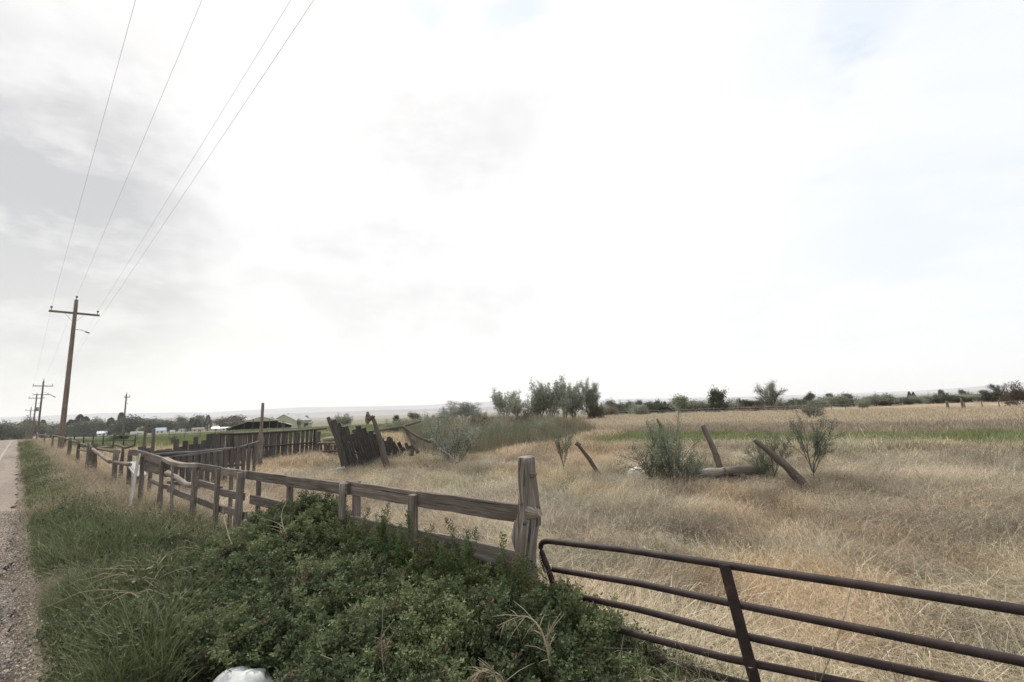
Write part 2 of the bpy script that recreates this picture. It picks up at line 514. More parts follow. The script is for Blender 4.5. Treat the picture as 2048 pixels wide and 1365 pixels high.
def zones(x, y):
    """dict of masks 0..1"""
    u = x * RD.x + y * RD.y; v = x * RN.x + y * RN.y
    n = fbm(x * .35, y * .35, 3); n2 = fbm(x * 1.3, y * 1.3, 9); nb = fbm(x * .06, y * .06, 21)
    d = g1b - g1a; L = np.hypot(*d); d = d / L; nn = np.array([-d[1], d[0]])
    w = (x - g1a[0]) * nn[0] + (y - g1a[1]) * nn[1]; s_ = (x - g1a[0]) * d[0] + (y - g1a[1]) * d[1]
    w = -w if nn[1] < 0 else w
    w = w + (nb - .5) * 7 + (fbm(x * .16, y * .16, 23) - .5) * 5
    z = {}
    z['strip'] = np.exp(-((w + (n - .5) * 2.5) / 5.0) ** 4) * ss(-7, 4, s_)
    z['beyond'] = ss(4.2, 6.4, w) * ss(-12, 0, s_) * (1 - ss(13, 19, w + (n - .5) * 8))      # brown dead weeds
    z['gold'] = ss(13, 18, w) * (1 - ss(70, 100, w))
    fv = fence_v(u)
    z['verge'] = ((v > 0.05) & (v < fv + .2)).astype(float) * (1 - ss(fv - 1.2, fv - .1, v + (n2 - .5) * .9) * ss(4, 9, u))
    z['leftgreen'] = ss(24, 46, u) * (v > 2.6) * (x < -4) * ss(0.38, 0.52, nb * .5 + n * .3 + ss(26, 80, u) * .30)
    z['thick'] = in_poly(x, y, THICK).astype(float)
    z['n'] = n; z['n2'] = n2; z['nb'] = nb; z['u'] = u; z['v'] = v; z['w'] = w
    return z

def build_ground():
    rings = np.concatenate([[0.0], np.geomspace(0.6, 14000, 210)])
    nA = 900
    # finer in front of the camera
    t = np.linspace(0, 1, nA, endpoint=False)
    ang = np.concatenate([np.linspace(-62, 62, 640, endpoint=False), np.linspace(62, 298, nA - 640, endpoint=False)])
    ang = np.radians(ang)
    rr, aa = np.meshgrid(rings, ang, indexing='ij')
    x = rr * np.sin(aa); y = rr * np.cos(aa)
    z = height(x, y)
    u = x * RD.x + y * RD.y; v = x * RN.x + y * RN.y
    near = 1 - ss(60, 160, rr)
    bumpy = (fbm(x * .8, y * .8, 5) - .5) * .24 * near * ss(.3, 1.6, v)
    bumpy += (fbm(x * .02, y * .02, 15) - .5) * 2.2 * ss(120, 500, rr)
    z = z + bumpy
    inroad = ss(-.25, .05, -v) * (1 - ss(6.6, 7.2, -v))
    z = z - .16 * inroad
    verts = np.stack([x, y, z], -1).reshape(-1, 3)
    nr = len(rings)
    i, j = np.meshgrid(np.arange(nr - 1), np.arange(nA), indexing='ij')
    k = (j + 1) % nA
    q = np.stack([i * nA + j, i * nA + k, (i + 1) * nA + k, (i + 1) * nA + j], -1).reshape(-1, 4)[:, ::-1]
    me = fast_mesh('ground', verts, q)
    Z = zones(x, y)
    n, n2, nb = Z['n'], Z['n2'], Z['nb']
    def mixc(a, b_, t): return a + (b_ - a) * t[..., None]
    straw = np.array([.36, .285, .195]); straw2 = np.array([.26, .21, .15]); soil = np.array([.17, .135, .10])
    green = np.array([.13, .155, .07]); dgreen = np.array([.05, .062, .034]); brown = np.array([.185, .135, .10]); gold = np.array([.32, .265, .185])
    col = np.broadcast_to(straw, x.shape + (3,)).copy()
    col = mixc(col, straw2, ss(.45, .7, n)); col = mixc(col, soil, ss(.55, .75, n2) * .6)
    col = mixc(col, np.array([.26, .20, .13]), ss(.4, .6, nb) * .5)
    col = mixc(col, col * .55, 1 - ss(12, 40, rr))  # near ground darkened in colour, painting shade into the gaps between tufts
    col = mixc(col, brown, Z['beyond']); col = mixc(col, gold, Z['gold'])
    col = mixc(col, green * 1.15, Z['strip'])
    col = mixc(col, np.array([.10, .10, .055]), Z['thick'])
    col = mixc(col, np.array([.15, .165, .085]), Z['leftgreen'])
    far = ss(160, 420, rr)
    farc = np.where((nb > .5)[..., None], np.array([.12, .125, .075]), np.array([.16, .15, .10]))
    farc = mixc(farc, np.array([.22, .19, .15]), ss(900, 2500, rr))
    col = mixc(col, farc, far)
    col = mixc(col, dgreen, Z['verge'] * (1 - ss(.55, .7, n2) * .5))
    gravel = np.array([.20, .165, .135])
    gv = (1 - ss(.15, .55, v + (n2 - .5) * .5)) * (v > -9)
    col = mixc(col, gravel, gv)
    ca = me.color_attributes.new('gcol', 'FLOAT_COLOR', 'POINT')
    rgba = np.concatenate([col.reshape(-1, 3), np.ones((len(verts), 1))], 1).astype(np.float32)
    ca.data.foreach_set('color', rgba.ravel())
    m, b = mat_new('ground_soil_and_thatch')
    a_ = b.n('ShaderNodeAttribute', attribute_name='gcol')
    g = b.n('ShaderNodeNewGeometry')
    f1 = b.noise(g.outputs['Position'], 22, 6, .7); f2 = b.noise(b.mapping(g.outputs['Position'], (1, 1, 1)), 1.1, 5, .65)
    f3 = b.noise(g.outputs['Position'], 0.16, 5, .65)
    c = b.mix(1.0, a_.outputs['Color'], b.ramp(f1.outputs[0], [(.3, (.5, .5, .5)), (.5, (.95, .95, .95)), (.7, (1.4, 1.35, 1.3))]), 'MULTIPLY')
    c = b.mix(1.0, c, b.ramp(f2.outputs[0], [(.3, (.75, .74, .72)), (.6, (1.12, 1.12, 1.12))]), 'MULTIPLY')
    c = b.mix(1.0, c, b.ramp(f3.outputs[0], [(.3, (.82, .86, .82)), (.65, (1.12, 1.08, 1.05))]), 'MULTIPLY')
    finish(b, c, .95, f1.outputs[0], .8, .03, spec=.1)
    o = put('ground', me, m)
    tag(o, kind='structure')
    me.polygons.foreach_set('use_smooth', [True] * len(me.polygons))
build_ground()

def build_road():
    us = np.concatenate([np.linspace(-60, 0, 30, endpoint=False), np.linspace(0, 30, 160, endpoint=False), np.geomspace(30, 1500, 120)])
    ncr = 26
    vv = np.linspace(-6.8, 0.10, ncr)
    uu, v_ = np.meshgrid(us, vv, indexing='ij')
    edge = (fbm(uu * 1.7, uu * 0 + 3.3, 31) - .5) * .42 * (v_ > -.2) + (fbm(uu * 7, uu * 0 + 1.3, 32) - .5) * .14 * (v_ > -.2)
    v2 = v_ + edge
    x = uu * RD.x + v2 * RN.x; y = uu * RD.y + v2 * RN.y
    z = height(uu * RD.x - .5 * RN.x, uu * RD.y - .5 * RN.y) + .012
    z = z + .05 * (1 - ((v_ + 3.4) / 3.4) ** 2)
    z[:, -1] -= .05
    nu = len(us)
    i, j = np.meshgrid(np.arange(nu - 1), np.arange(ncr - 1), indexing='ij')
    q = np.stack([i * ncr + j, i * ncr + j + 1, (i + 1) * ncr + j + 1, (i + 1) * ncr + j], -1).reshape(-1, 4)[:, ::-1]
    me = fast_mesh('road', np.stack([x, y, z], -1).reshape(-1, 3), q)
    # road coordinates as uv
    ul = me.uv_layers.new(name='UVMap')
    li = np.empty(len(me.loops), np.int32); me.loops.foreach_get('vertex_index', li)
    uvs = np.stack([uu.ravel()[li], v_.ravel()[li]], -1); ul.data.foreach_set('uv', uvs.ravel())
    m, b = mat_new('chip_sealed_road')
    g = b.n('ShaderNodeNewGeometry'); P = g.outputs['Position']
    u_ = b.n('ShaderNodeUVMap'); sx = b.n('ShaderNodeSeparateXYZ'); b.l(u_.outputs[0], sx.inputs[0])
    chips = b.n('ShaderNodeTexVoronoi'); b.l(P, chips.inputs['Vector']); chips.inputs['Scale'].default_value = 75
    big = b.noise(P, .9, 5, .65); lanes = b.noise(b.mapping(u_.outputs[0], (.12, 2.2, 1)), 1, 3, .5)
    c = b.ramp(chips.outputs['Color'], [(.1, (.11, .09, .075)), (.5, (.215, .175, .145)), (.9, (.32, .27, .225))])
    c = b.mix(b.sstep(lanes.outputs[0], .42, .62, 0, .45), c, (.30, .255, .215))
    # fresh dark asphalt patches along the broken edge near by
    pn = b.noise(b.mapping(u_.outputs[0], (.55, 1.6, 1)), 1, 5, .7)
    pm = b.m('MULTIPLY', b.sstep(pn.outputs[0], .46, .56), b.sstep(sx.outputs[1], -1.1, -.35))
    pm = b.m('MULTIPLY', pm, b.sstep(sx.outputs[0], 6, 11, 1, 0))
    c = b.mix(pm, c, (.06, .058, .058))
    cr = b.n('ShaderNodeTexVoronoi', feature='DISTANCE_TO_EDGE'); b.l(b.mapping(u_.outputs[0], (.35, .8, 1)), cr.inputs['Vector']); cr.inputs['Scale'].default_value = 1
    c = b.mix(b.sstep(cr.outputs['Distance'], .0, .012, .6, 0), c, (.07, .062, .058))
    finish(b, c, .92, chips.outputs['Distance'], .6, .01, spec=.15)
    o = put('road', me, m); tag(o, kind='structure')
    # worn white edge line
    mb = []; q = []
    us2 = np.concatenate([np.linspace(4, 40, 120, endpoint=False), np.geomspace(40, 600, 60)])
    vs_ = (-.60, -.50)
    V_ = []
    for a in us2:
        for v0 in vs_:
            X = a * RD.x + v0 * RN.x; Y = a * RD.y + v0 * RN.y
            zz = hz(a * RD.x - .5 * RN.x, a * RD.y - .5 * RN.y) + .012 + .05 * (1 - ((v0 + 3.4) / 3.4) ** 2) + .005
            V_.append((X, Y, zz))
    q = [(2 * k, 2 * k + 2, 2 * k + 3, 2 * k + 1) for k in range(len(us2) - 1)]
    me = fast_mesh('road_marking', V_, q)
    m, b = mat_new('worn_road_paint')
    g = b.n('ShaderNodeNewGeometry'); nn = b.noise(g.outputs['Position'], 9, 5, .75)
    c = b.mix(b.sstep(nn.outputs[0], .46, .70), (.27, .235, .20), (.42, .40, .37))
    finish(b, c, .85)
    o = put('road_marking', me, m); tag(o, kind='structure')
build_road()

# ------------------------------------------------------------------ distant hills
def build_hills():
    prof = [(-400, 34), (0, 17), (200, 18), (420, 13), (600, 17), (700, 15), (820, 13), (900, 14), (1000, 16), (1100, 13), (1200, 12), (1450, 9), (1700, 8), (1850, 9), (1950, 13), (2048, 18), (2400, 30)]
    def ridge(name, r0, r1, r2, k, seed, col, amp):
        azs = np.linspace(R(-70), R(70), 500)
        pa = []; ph = []
        for px, up in prof:
            d = ray(px, 852 - .0335 * px - up); pa.append(math.atan2(d.x, d.y)); ph.append(d.z / math.hypot(d.x, d.y))
        tanh_ = np.interp(azs, pa, ph)
        rad = np.linspace(r0, r2, 26)
        V_ = []
        for r_ in rad:
            t = (r_ - r0) / (r1 - r0); t2 = np.clip((r2 - r_) / (r2 - r1), 0, 1)
            top = tanh_ * k * r1 + EYE.z + 14
            f = np.minimum(ss(0, 1, np.clip(t, 0, 1)), t2 ** .5 + .0)
            nz = fbm(azs * 26, azs * 0 + r_ / 900, seed, 5) - .5
            zz = -14.5 + top * f + nz * amp * f * (top + 10)
            V_.append(np.stack([np.sin(azs) * r_, np.cos(azs) * r_, zz], -1))
        V_ = np.concatenate(V_); n = len(azs)
        i, j = np.meshgrid(np.arange(len(rad) - 1), np.arange(n - 1), indexing='ij')
        q = np.stack([i * n + j, i * n + j + 1, (i + 1) * n + j + 1, (i + 1) * n + j], -1).reshape(-1, 4)[:, ::-1]
        me = fast_mesh(name, V_, q)
        m, b = mat_new(name + '_rock')
        g = b.n('ShaderNodeNewGeometry'); nn = b.noise(b.mapping(g.outputs['Position'], (.001, .001, .02)), 1, 5, .6)
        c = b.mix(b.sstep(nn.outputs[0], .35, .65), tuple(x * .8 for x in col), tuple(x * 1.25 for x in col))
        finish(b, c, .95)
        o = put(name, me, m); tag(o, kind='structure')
    ridge('hills', 7000, 9500, 10500, 1.0, 3, (.15, .165, .20), .10)  # bluish base: part of the distance haze is put into the rock colour
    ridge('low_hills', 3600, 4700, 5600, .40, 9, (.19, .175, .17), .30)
build_hills()

# ------------------------------------------------------------------ scatter (ground cover only)
def blade_mesh(name, n, spread, h, hvar, lean, width, droop, seed, zlift=0.0, seg=2, heads=0.0, leanvar=.5, aim=None):
    rg = np.random.default_rng(seed)
    px = rg.normal(0, spread, n); py = rg.normal(0, spread, n); pz = rg.random(n) * zlift
    L = h * (1 - hvar + 2 * hvar * rg.random(n)); a = rg.random(n) * 6.283 if aim is None else np.where(rg.random(n) < .8, rg.normal(0, aim, n), rg.random(n) * 6.283)
    ln = lean * (1 - leanvar + 2 * leanvar * rg.random(n)); ln = np.clip(ln, 0, 1.62)
    w = width * (.6 + .8 * rg.random(n)); face = a + 1.57 + rg.normal(0, .7, n)
    K = seg + 1; verts = []; 
    cx, cy, cz = px.copy(), py.copy(), pz.copy(); ang = ln * .45
    for k in range(K):
        ww = w * (1 - (k / seg) ** 1.4 * .85)
        verts.append(np.stack([cx - np.cos(face) * ww, cy - np.sin(face) * ww, cz], -1))
        verts.append(np.stack([cx + np.cos(face) * ww, cy + np.sin(face) * ww, cz], -1))
        st = L / seg
        cx = cx + np.sin(ang) * np.cos(a) * st; cy = cy + np.sin(ang) * np.sin(a) * st; cz = cz + np.cos(ang) * st
        ang = ang + ln * .55 * 2 / seg + droop * rg.random(n) / seg
    V_ = np.stack(verts, 1)               # n, 2K, 3
    q = []
    base = np.arange(n)[:, None] * (2 * K)
    for k in range(seg):
        q.append(np.concatenate([base + 2 * k, base + 2 * k + 1, base + 2 * k + 3, base + 2 * k + 2], 1))
    q = np.stack(q, 1).reshape(-1, 4); V_ = V_.reshape(-1, 3)
    bc = np.repeat(rg.random(n), 2 * K)
    if heads > 0:                          # seed heads: small spindles of two crossed quads
        idx = np.where(rg.random(n) < heads)[0]
        tip = np.stack([cx, cy, cz], -1)[idx] - 0; prev = V_.reshape(n, 2 * K, 3)[idx, -1]
        d = tip - prev; d = d / (np.linalg.norm(d, axis=1, keepdims=True) + 1e-9)
        s1 = np.cross(d, [0, 0, 1.0]) + 1e-3; s1 /= np.linalg.norm(s1, axis=1, keepdims=True); s2 = np.cross(d, s1)
        hl = .022 + .022 * rg.random((len(idx), 1)); hw = width * 1.25
        hv = []
        for s_ in (s1, s2):
            hv += [prev, prev + d * hl * .4 + s_ * hw, prev + d * hl, prev + d * hl * .4 - s_ * hw]
        hv = np.stack(hv, 1).reshape(-1, 3); b0 = len(V_)
        hq = b0 + np.arange(len(hv)).reshape(-1, 4)
        V_ = np.concatenate([V_, hv]); q = np.concatenate([q, hq]); bc = np.concatenate([bc, np.ones(len(hv)) * .9])
    me = fast_mesh(name, V_, q, {'bc': ('POINT', bc)})
    return me

def leaf_cluster(name, n, spread, h, size, seed, flat=.5, asp=.5):
    """cloud of small leaves (weeds)"""
    rg = np.random.default_rng(seed)
    c = np.stack([rg.normal(0, spread, n), rg.normal(0, spread, n), rg.random(n) ** .7 * h], -1)
    c[:, 2] *= np.exp(-(c[:, 0] ** 2 + c[:, 1] ** 2) / (2 * (spread * 1.6) ** 2))
    return leaves_mesh(name, c, size, rg, asp)
def leaves_mesh(name, c, size, rg, asp=.5, dirs=None, bc=None):
    n = len(c)
    d = rg.normal(0, 1, (n, 3)) if dirs is None else dirs + rg.normal(0, .45, (n, 3))
    d /= np.linalg.norm(d, axis=1, keepdims=True)
    s = np.cross(d, rg.normal(0, 1, (n, 3))); s /= np.linalg.norm(s, axis=1, keepdims=True)
    sz = size * (.6 + .8 * rg.random((n, 1)))
    v = np.stack([c, c + d * sz * .5 + s * sz * asp * .5, c + d * sz, c + d * sz * .5 - s * sz * asp * .5], 1).reshape(-1, 3)
    q = np.arange(4 * n).reshape(-1, 4)
    b_ = np.repeat(rg.random(n) if bc is None else bc, 4)
    return fast_mesh(name, v, q, {'bc': ('POINT', b_)})

def src(me, mat):
    me.materials.append(mat)
    return bpy.data.objects.new(me.name, me)          # never linked: only the tuft the scatter repeats

def scatter(name, pos, rot, scl, var, tint, sources, parent=None):
    me = bpy.data.meshes.new(name)
    n = len(pos)
    me.vertices.add(n); me.vertices.foreach_set('co', np.asarray(pos, np.float32).ravel())
    for nm, arr in (('rot', rot), ('scl', scl)):
        a = me.attributes.new(nm, 'FLOAT_VECTOR', 'POINT'); a.data.foreach_set('vector', np.asarray(arr, np.float32).ravel())
    a = me.attributes.new('var', 'INT', 'POINT'); a.data.foreach_set('value', np.asarray(var, np.int32))
    a = me.attributes.new('tint', 'FLOAT_COLOR', 'POINT')
    a.data.foreach_set('color', np.concatenate([tint, np.ones((n, 1))], 1).astype(np.float32).ravel())
    me.update()
    o = put(name, me, None, parent)
    ng = bpy.data.node_groups.new(name + '_nodes', 'GeometryNodeTree')
    ng.interface.new_socket('Geometry', in_out='INPUT', socket_type='NodeSocketGeometry')
    ng.interface.new_socket('Geometry', in_out='OUTPUT', socket_type='NodeSocketGeometry')
    N = ng.nodes; L = ng.links
    gi = N.new('NodeGroupInput'); go = N.new('NodeGroupOutput')
    jn = N.new('GeometryNodeJoinGeometry')
    for s_ in sources:
        oi = N.new('GeometryNodeObjectInfo'); oi.inputs['Object'].default_value = s_; oi.inputs['As Instance'].default_value = True
        L.new(oi.outputs['Geometry'], jn.inputs[0])
    def na(nm, t):
        a = N.new('GeometryNodeInputNamedAttribute'); a.data_type = t; a.inputs['Name'].default_value = nm; return a.outputs['Attribute']
    ip = N.new('GeometryNodeInstanceOnPoints')
    L.new(gi.outputs[0], ip.inputs['Points']); L.new(jn.outputs[0], ip.inputs['Instance'])
    ip.inputs['Pick Instance'].default_value = True
    L.new(na('var', 'INT'), ip.inputs['Instance Index'])
    e2r = N.new('FunctionNodeEulerToRotation'); L.new(na('rot', 'FLOAT_VECTOR'), e2r.inputs[0])
    L.new(e2r.outputs[0], ip.inputs['Rotation']); L.new(na('scl', 'FLOAT_VECTOR'), ip.inputs['Scale'])
    L.new(ip.outputs[0], go.inputs[0])
    md = o.modifiers.new('scatter', 'NODES'); md.node_group = ng
    tag(o, kind='stuff')
    return o

NR = np.random.default_rng(11)
def sector(n, r0, r1, power, a0=-56, a1=56):
    """points in plan in front of the camera, density per area ~ r^-power"""
    k = 2 - power
    t = NR.random(n)
    r = (r0 ** k + t * (r1 ** k - r0 ** k)) ** (1 / k) if abs(k) > 1e-6 else r0 * (r1 / r0) ** t
    a = np.radians(a0 + (a1 - a0) * NR.random(n))
    return r * np.sin(a), r * np.cos(a), r
def bumpz(x, y):
    v = x * RN.x + y * RN.y; r = np.hypot(x, y)
    return height(x, y) + (fbm(x * .8, y * .8, 5) - .5) * .24 * (1 - ss(60, 160, r)) * ss(.3, 1.6, v)

# tuft kinds
S_stand = [src(blade_mesh('tuft_standing_straw', 60, .11, .25, .45, .60, .0017, .8, 100 + i, heads=.3), M['blade']) for i in range(4)]
S_mat = [src(blade_mesh('tuft_flattened_straw', 90, .17, .34, .5, 1.5, .0018, .35, 120 + i, zlift=.10, leanvar=.25, seg=3, aim=.5), M['blade']) for i in range(4)]
S_green = [src(blade_mesh('tuft_green_grass', 60, .085, .30, .4, .6, .0030, .8, 140 + i, seg=3), M['blade']) for i in range(4)]
S_weed = [src(leaf_cluster('tuft_leafy_weed', 170, .13, .28, .045, 160 + i, asp=.5), M['blade']) for i in range(3)]
S_patch = [src(blade_mesh('tuft_far_straw', 170, .45, .20, .5, .7, .0055, .5, 180 + i), M['blade']) for i in range(3)]
S_patchm = [src(blade_mesh('tuft_far_flattened_straw', 150, .45, .36, .4, 1.35, .006, .3, 190 + i, zlift=.08, leanvar=.2), M['blade']) for i in range(3)]
S_brush = [src(blade_mesh('tuft_dry_brush', 80, .10, .45, .4, .9, .0016, 1.6, 200 + i, seg=4, heads=.5), M['blade']) for i in range(3)]
S_tall = [src(blade_mesh('tuft_tall_stalk', 55, .30, 1.15, .35, .25, .006, .3, 210 + i, seg=3), M['blade']) for i in range(3)]

def tints(n, a, b, jit=.10):
    t = NR.random((n, 1)); c = np.array(a) * (1 - t) + np.array(b) * t
    return np.clip(c * (1 + NR.normal(0, jit, (n, 1))), 0, 1)
STRAW_A, STRAW_B = (.68, .53, .325), (.95, .81, .56)
STRAW_G = (.50, .44, .34)                     # greyer, matted
def put_scatter(name, label, cat, x, y, sc, tint, sources, lean=.12, zoff=-.02, zs=1.0, yaw=None):
    n = len(x)
    z = bumpz(x, y) + zoff
    rot = np.stack([NR.normal(0, lean, n), NR.normal(0, lean, n), NR.random(n) * 6.283 if yaw is None else yaw], -1)
    s_ = np.stack([sc, sc, sc * zs * (.75 + .5 * NR.random(n))], -1)
    o = scatter(name, np.stack([x, y, z], -1), rot, s_, NR.integers(0, len(sources), n), tint, sources)
    o['label'] = label; o['category'] = cat
    return o
def behind_fence(Z): return Z['v'] > fence_v(Z['u']) - .05

# --- field straw, near
x, y, r = sector(30000, 2.0, 30, 1.25)
Z = zones(x, y)
lay = np.maximum(ss(.42, .60, fbm(x * .45 + 7, y * .45, 41)), 1 - ss(4.3, 6.0, r + (fbm(x, y, 43) - .5) * 2))            # 1 = flattened
keep = behind_fence(Z) & (Z['strip'] < .4) & (Z['thick'] < .5) & (NR.random(len(x)) < .16 + .84 * ss(.36, .60, fbm(x * 1.1, y * 1.1, 99)))
k1 = keep & (NR.random(len(x)) > lay * .95)
k2 = keep & (NR.random(len(x)) < lay * .9 + .25)
right = ss(4, 12, x)                                         # the right-hand part is greyer and browner
def straw_t(x, y, n):
    t = tints(n, STRAW_A, STRAW_B, .12)
    g = ss(.40, .62, fbm(x * .22, y * .22, 55))[:, None]
    t = t * (1 - .35 * g) + np.array([.52, .46, .38]) * .35 * g
    rr_ = (ss(1, 9, x) * .45)[:, None]
    t = t * (1 - rr_) + np.array([.70, .59, .42]) * rr_
    m3 = fbm(x * .8 + 9, y * .8, 78)
    gn = (ss(.51, .62, m3) * .55)[:, None]; t = t * (1 - gn) + np.array([.40, .41, .27]) * gn            # olive patches
    bn = (ss(.52, .62, fbm(x * .65, y * .65 + 30, 79)) * (.30 + .28 * ss(1, 7, x)))[:, None]; t = t * (1 - bn) + np.array([.34, .265, .20]) * bn   # brown patches
    gl = (ss(.46, .56, fbm(x * .4 + 50, y * .4, 80)) * .8 * (1 - ss(3, 9, x)))[:, None]; t = t * (1 - gl) + np.array([.80, .58, .36]) * gl   # orange gold stands
    wh = (NR.random(len(x)) < .10)[:, None]; t = np.where(wh, t * .5 + np.array([.92, .86, .74]) * .5, t)
    br = ((.52 + .62 * ss(.36, .58, fbm(x * 1.5, y * 1.5, 77))) * (.85 + .3 * NR.random(len(x))))[:, None]
    return np.clip(t * br, 0, 1)
put_scatter('dry_grass', 'golden dry standing grass covering the field behind the fences', 'grass', x[k1], y[k1],
            .75 + .5 * NR.random(k1.sum()) + r[k1] * .012, straw_t(x[k1], y[k1], k1.sum()), S_stand)
tm = straw_t(x[k2], y[k2], k2.sum()); tm = tm * .75 + np.array([.70, .64, .53]) * .25
put_scatter('matted_grass', 'pale flattened straw lying on the field beyond the gate', 'grass', x[k2], y[k2],
            .8 + .6 * NR.random(k2.sum()) + r[k2] * .012, tm, S_mat, lean=.10,
            yaw=(fbm(x[k2] * .55, y[k2] * .55, 201) * 14 + NR.normal(0, .35, k2.sum())))
# --- field straw, far
x, y, r = sector(30000, 22, 120, 1.3)
Z = zones(x, y)
k = behind_fence(Z) & (Z['strip'] < .4) & (Z['thick'] < .5) & (Z['leftgreen'] < .5) & (Z['v'] < 95)
x, y, r = x[k], y[k], r[k]; Z = {a: b[k] for a, b in Z.items()}
t = straw_t(x, y, len(x))
by = Z['beyond'][:, None]; t = t * (1 - by) + np.array([.44, .365, .285]) * by * (.8 + .4 * NR.random((len(x), 1)))
gd = Z['gold'][:, None]; t = t * (1 - gd) + np.array([.66, .555, .40]) * gd
put_scatter('far_dry_grass', 'dry tan grass on the far half of the field', 'grass', x, y, .7 + .5 * NR.random(len(x)) + r * .006, t, S_patch + S_patchm)
# --- green strip and left pasture
x, y, r = sector(26000, 18, 130, 1.1)
Z = zones(x, y)
k = ((Z['strip'] > .35) | ((Z['leftgreen'] > .5) & (Z['v'] > 2.5))) & (Z['thick'] < .5)
x, y, r = x[k], y[k], r[k]
put_scatter('green_grass', 'strip of fresh green grass crossing the dry field', 'grass', x, y, .6 + .5 * NR.random(len(x)) + r * .004,
            tints(len(x), (.20, .25, .10), (.40, .43, .21), .15), S_patch, zs=1.1)
# --- single tall stalks with seed heads
S_stem = [src(blade_mesh('tuft_seed_stalk', 6, .12, .50, .35, .30, .0016, .5, 230 + i, seg=3, heads=1.0), M['blade']) for i in range(4)]
x, y, r = sector(2600, 2.6, 24, 1.3)
k = behind_fence(zones(x, y)) & (fbm(x * .5, y * .5 + 60, 191) > .46)
put_scatter('seed_stalks', 'scattered thin upright stalks with seed heads standing in the straw', 'grass', x[k], y[k], .7 + .6 * NR.random(k.sum()), tints(k.sum(), (.34, .27, .19), (.85, .76, .58), .15), S_stem)
# --- sparse green among near straw
x, y, r = sector(5200, 2.2, 26, 1.2)
Z = zones(x, y)
k = behind_fence(Z) & (fbm(x * .5 + 3, y * .5, 91) > .53)
put_scatter('green_weeds', 'small green weeds growing among the straw', 'weeds', x[k], y[k], .5 + .5 * NR.random(k.sum()),
            tints(k.sum(), (.10, .13, .065), (.22, .25, .13), .15), S_green + S_weed, zs=.7)
# --- dark brown brush mounds on the right, weeds round logs and shrubs
bxs, bys, bss = [], [], []
for px, py, n_, sp_, sc_ in ((1850, 1062, 60, .30, 1.0), (1800, 1075, 40, .25, .9), (1995, 1000, 40, .35, .9), (1985, 1090, 45, .5, .8), (1700, 1010, 30, .6, .8), (1560, 1010, 40, .6, .9), (1480, 1003, 40, .5, .9), (1900, 1130, 40, .5, .7),
                             (1360, 978, 60, .6, .9), (1290, 966, 30, .4, .8), (1450, 972, 60, .8, .9), (1560, 975, 50, .5, .9), (1620, 980, 40, .4, .9), (1330, 1075, 30, .5, .7), (2030, 930, 40, 1.0, 1.), (1900, 915, 50, 1.5, 1.), (1750, 925, 40, 1.2, 1.),
                             (1540, 905, 30, 1.2, 1.), (1240, 905, 30, 1.2, 1.), (1000, 935, 50, .8, 1.)):
    c = G(px, py)
    for i in range(n_ * 3): bxs.append(c.x + rnd.gauss(0, sp_ * 1.6)); bys.append(c.y + rnd.gauss(0, sp_)); bss.append(sc_ * rnd.uniform(.6, 1.3))
put_scatter('brown_brush', 'low tangled brown brush scattered through the dry field', 'brush', np.array(bxs), np.array(bys), np.array(bss), tints(len(bxs), (.15, .115, .09), (.42, .34, .26), .22), S_brush, zs=.8)
wxs, wys, wss = [], [], []
for px, py, n_, sp_, sc_ in ((1850, 1065, 30, .22, .8), (1900, 1080, 16, .3, .6), (1360, 972, 26, .5, .9), (1450, 962, 30, .7, .9), (1545, 968, 30, .5, 1.), (1600, 975, 20, .4, .9), (1280, 962, 12, .4, .7), (1820, 1140, 20, .6, .5), (1590, 1330, 16, .3, .5), (1950, 1240, 16, .5, .5),
                             (700, 940, 50, 1.3, 1.), (640, 930, 40, 1.3, 1.), (1080, 1290, 24, .25, .6)):
    c = G(px, py)
    for i in range(n_): wxs.append(c.x + rnd.gauss(0, sp_ * 1.6)); wys.append(c.y + rnd.gauss(0, sp_)); wss.append(sc_ * rnd.uniform(.5, 1.1))
put_scatter('field_weeds', 'small clumps of dark green weeds around the logs and in the field', 'weeds', np.array(wxs), np.array(wys), np.array(wss), tints(len(wxs), (.10, .125, .07), (.22, .24, .14), .2), S_weed + S_green, zs=.9)
# --- verge
def verge_pts(n, u0, u1, p=1.3):
    k = 1 - p
    t = NR.random(n); u = (u0 ** k + t * (u1 ** k - u0 ** k)) ** (1 / k)
    v = NR.random(n)
    fv = fence_v(u); v0 = .26 + .14 * np.exp(-u / 8) ; v = v0 + v * (fv + .1 - v0)
    return u * RD.x + v * RN.x, u * RD.y + v * RN.y, u, v
x, y, u, v = verge_pts(17000, 1.2, 80)
x2, y2, u2, v2 = verge_pts(4500, .05, 4.5, .2)
x = np.concatenate([x, x2]); y = np.concatenate([y, y2]); u = np.concatenate([u, u2]); v = np.concatenate([v, v2])
_k = ~in_bush(x, y); x, y, u, v = x[_k], y[_k], u[_k], v[_k]
Z = zones(x, y)
fv = fence_v(u)
dryp = ss(-1.0, -.1, v - fv + (Z['n2'] - .5) * 1.0) * (.22 + .70 * ss(9, 15, u)) + ss(.60, .70, Z['n']) * .08
dry = (NR.random(len(x)) < dryp) & ((u > 3.6) | (NR.random(len(x)) < .15))
bare = fbm(x * 1.1 + 4, y * 1.1, 131) > np.where(u < 8, .60, .72)
gr = ~dry & ~(bare & (NR.random(len(x)) < .75)) & ((v > .5) | (NR.random(len(x)) < .55))
lowedge = .45 + .55 * ss(.25, .8, v)
leafy = fbm(x * .9, y * .9, 61) > .53
kg = gr & ~(leafy & (NR.random(len(x)) < .45)); kw = gr & ~kg
tg = tints(kg.sum(), (.115, .148, .068), (.27, .30, .145), .22)
put_scatter('verge_grass', 'green grass growing along the road verge', 'grass', x[kg], y[kg], (.6 + .75 * NR.random(kg.sum()) ** 2) * lowedge[kg] + u[kg] * .004, tg, S_green)
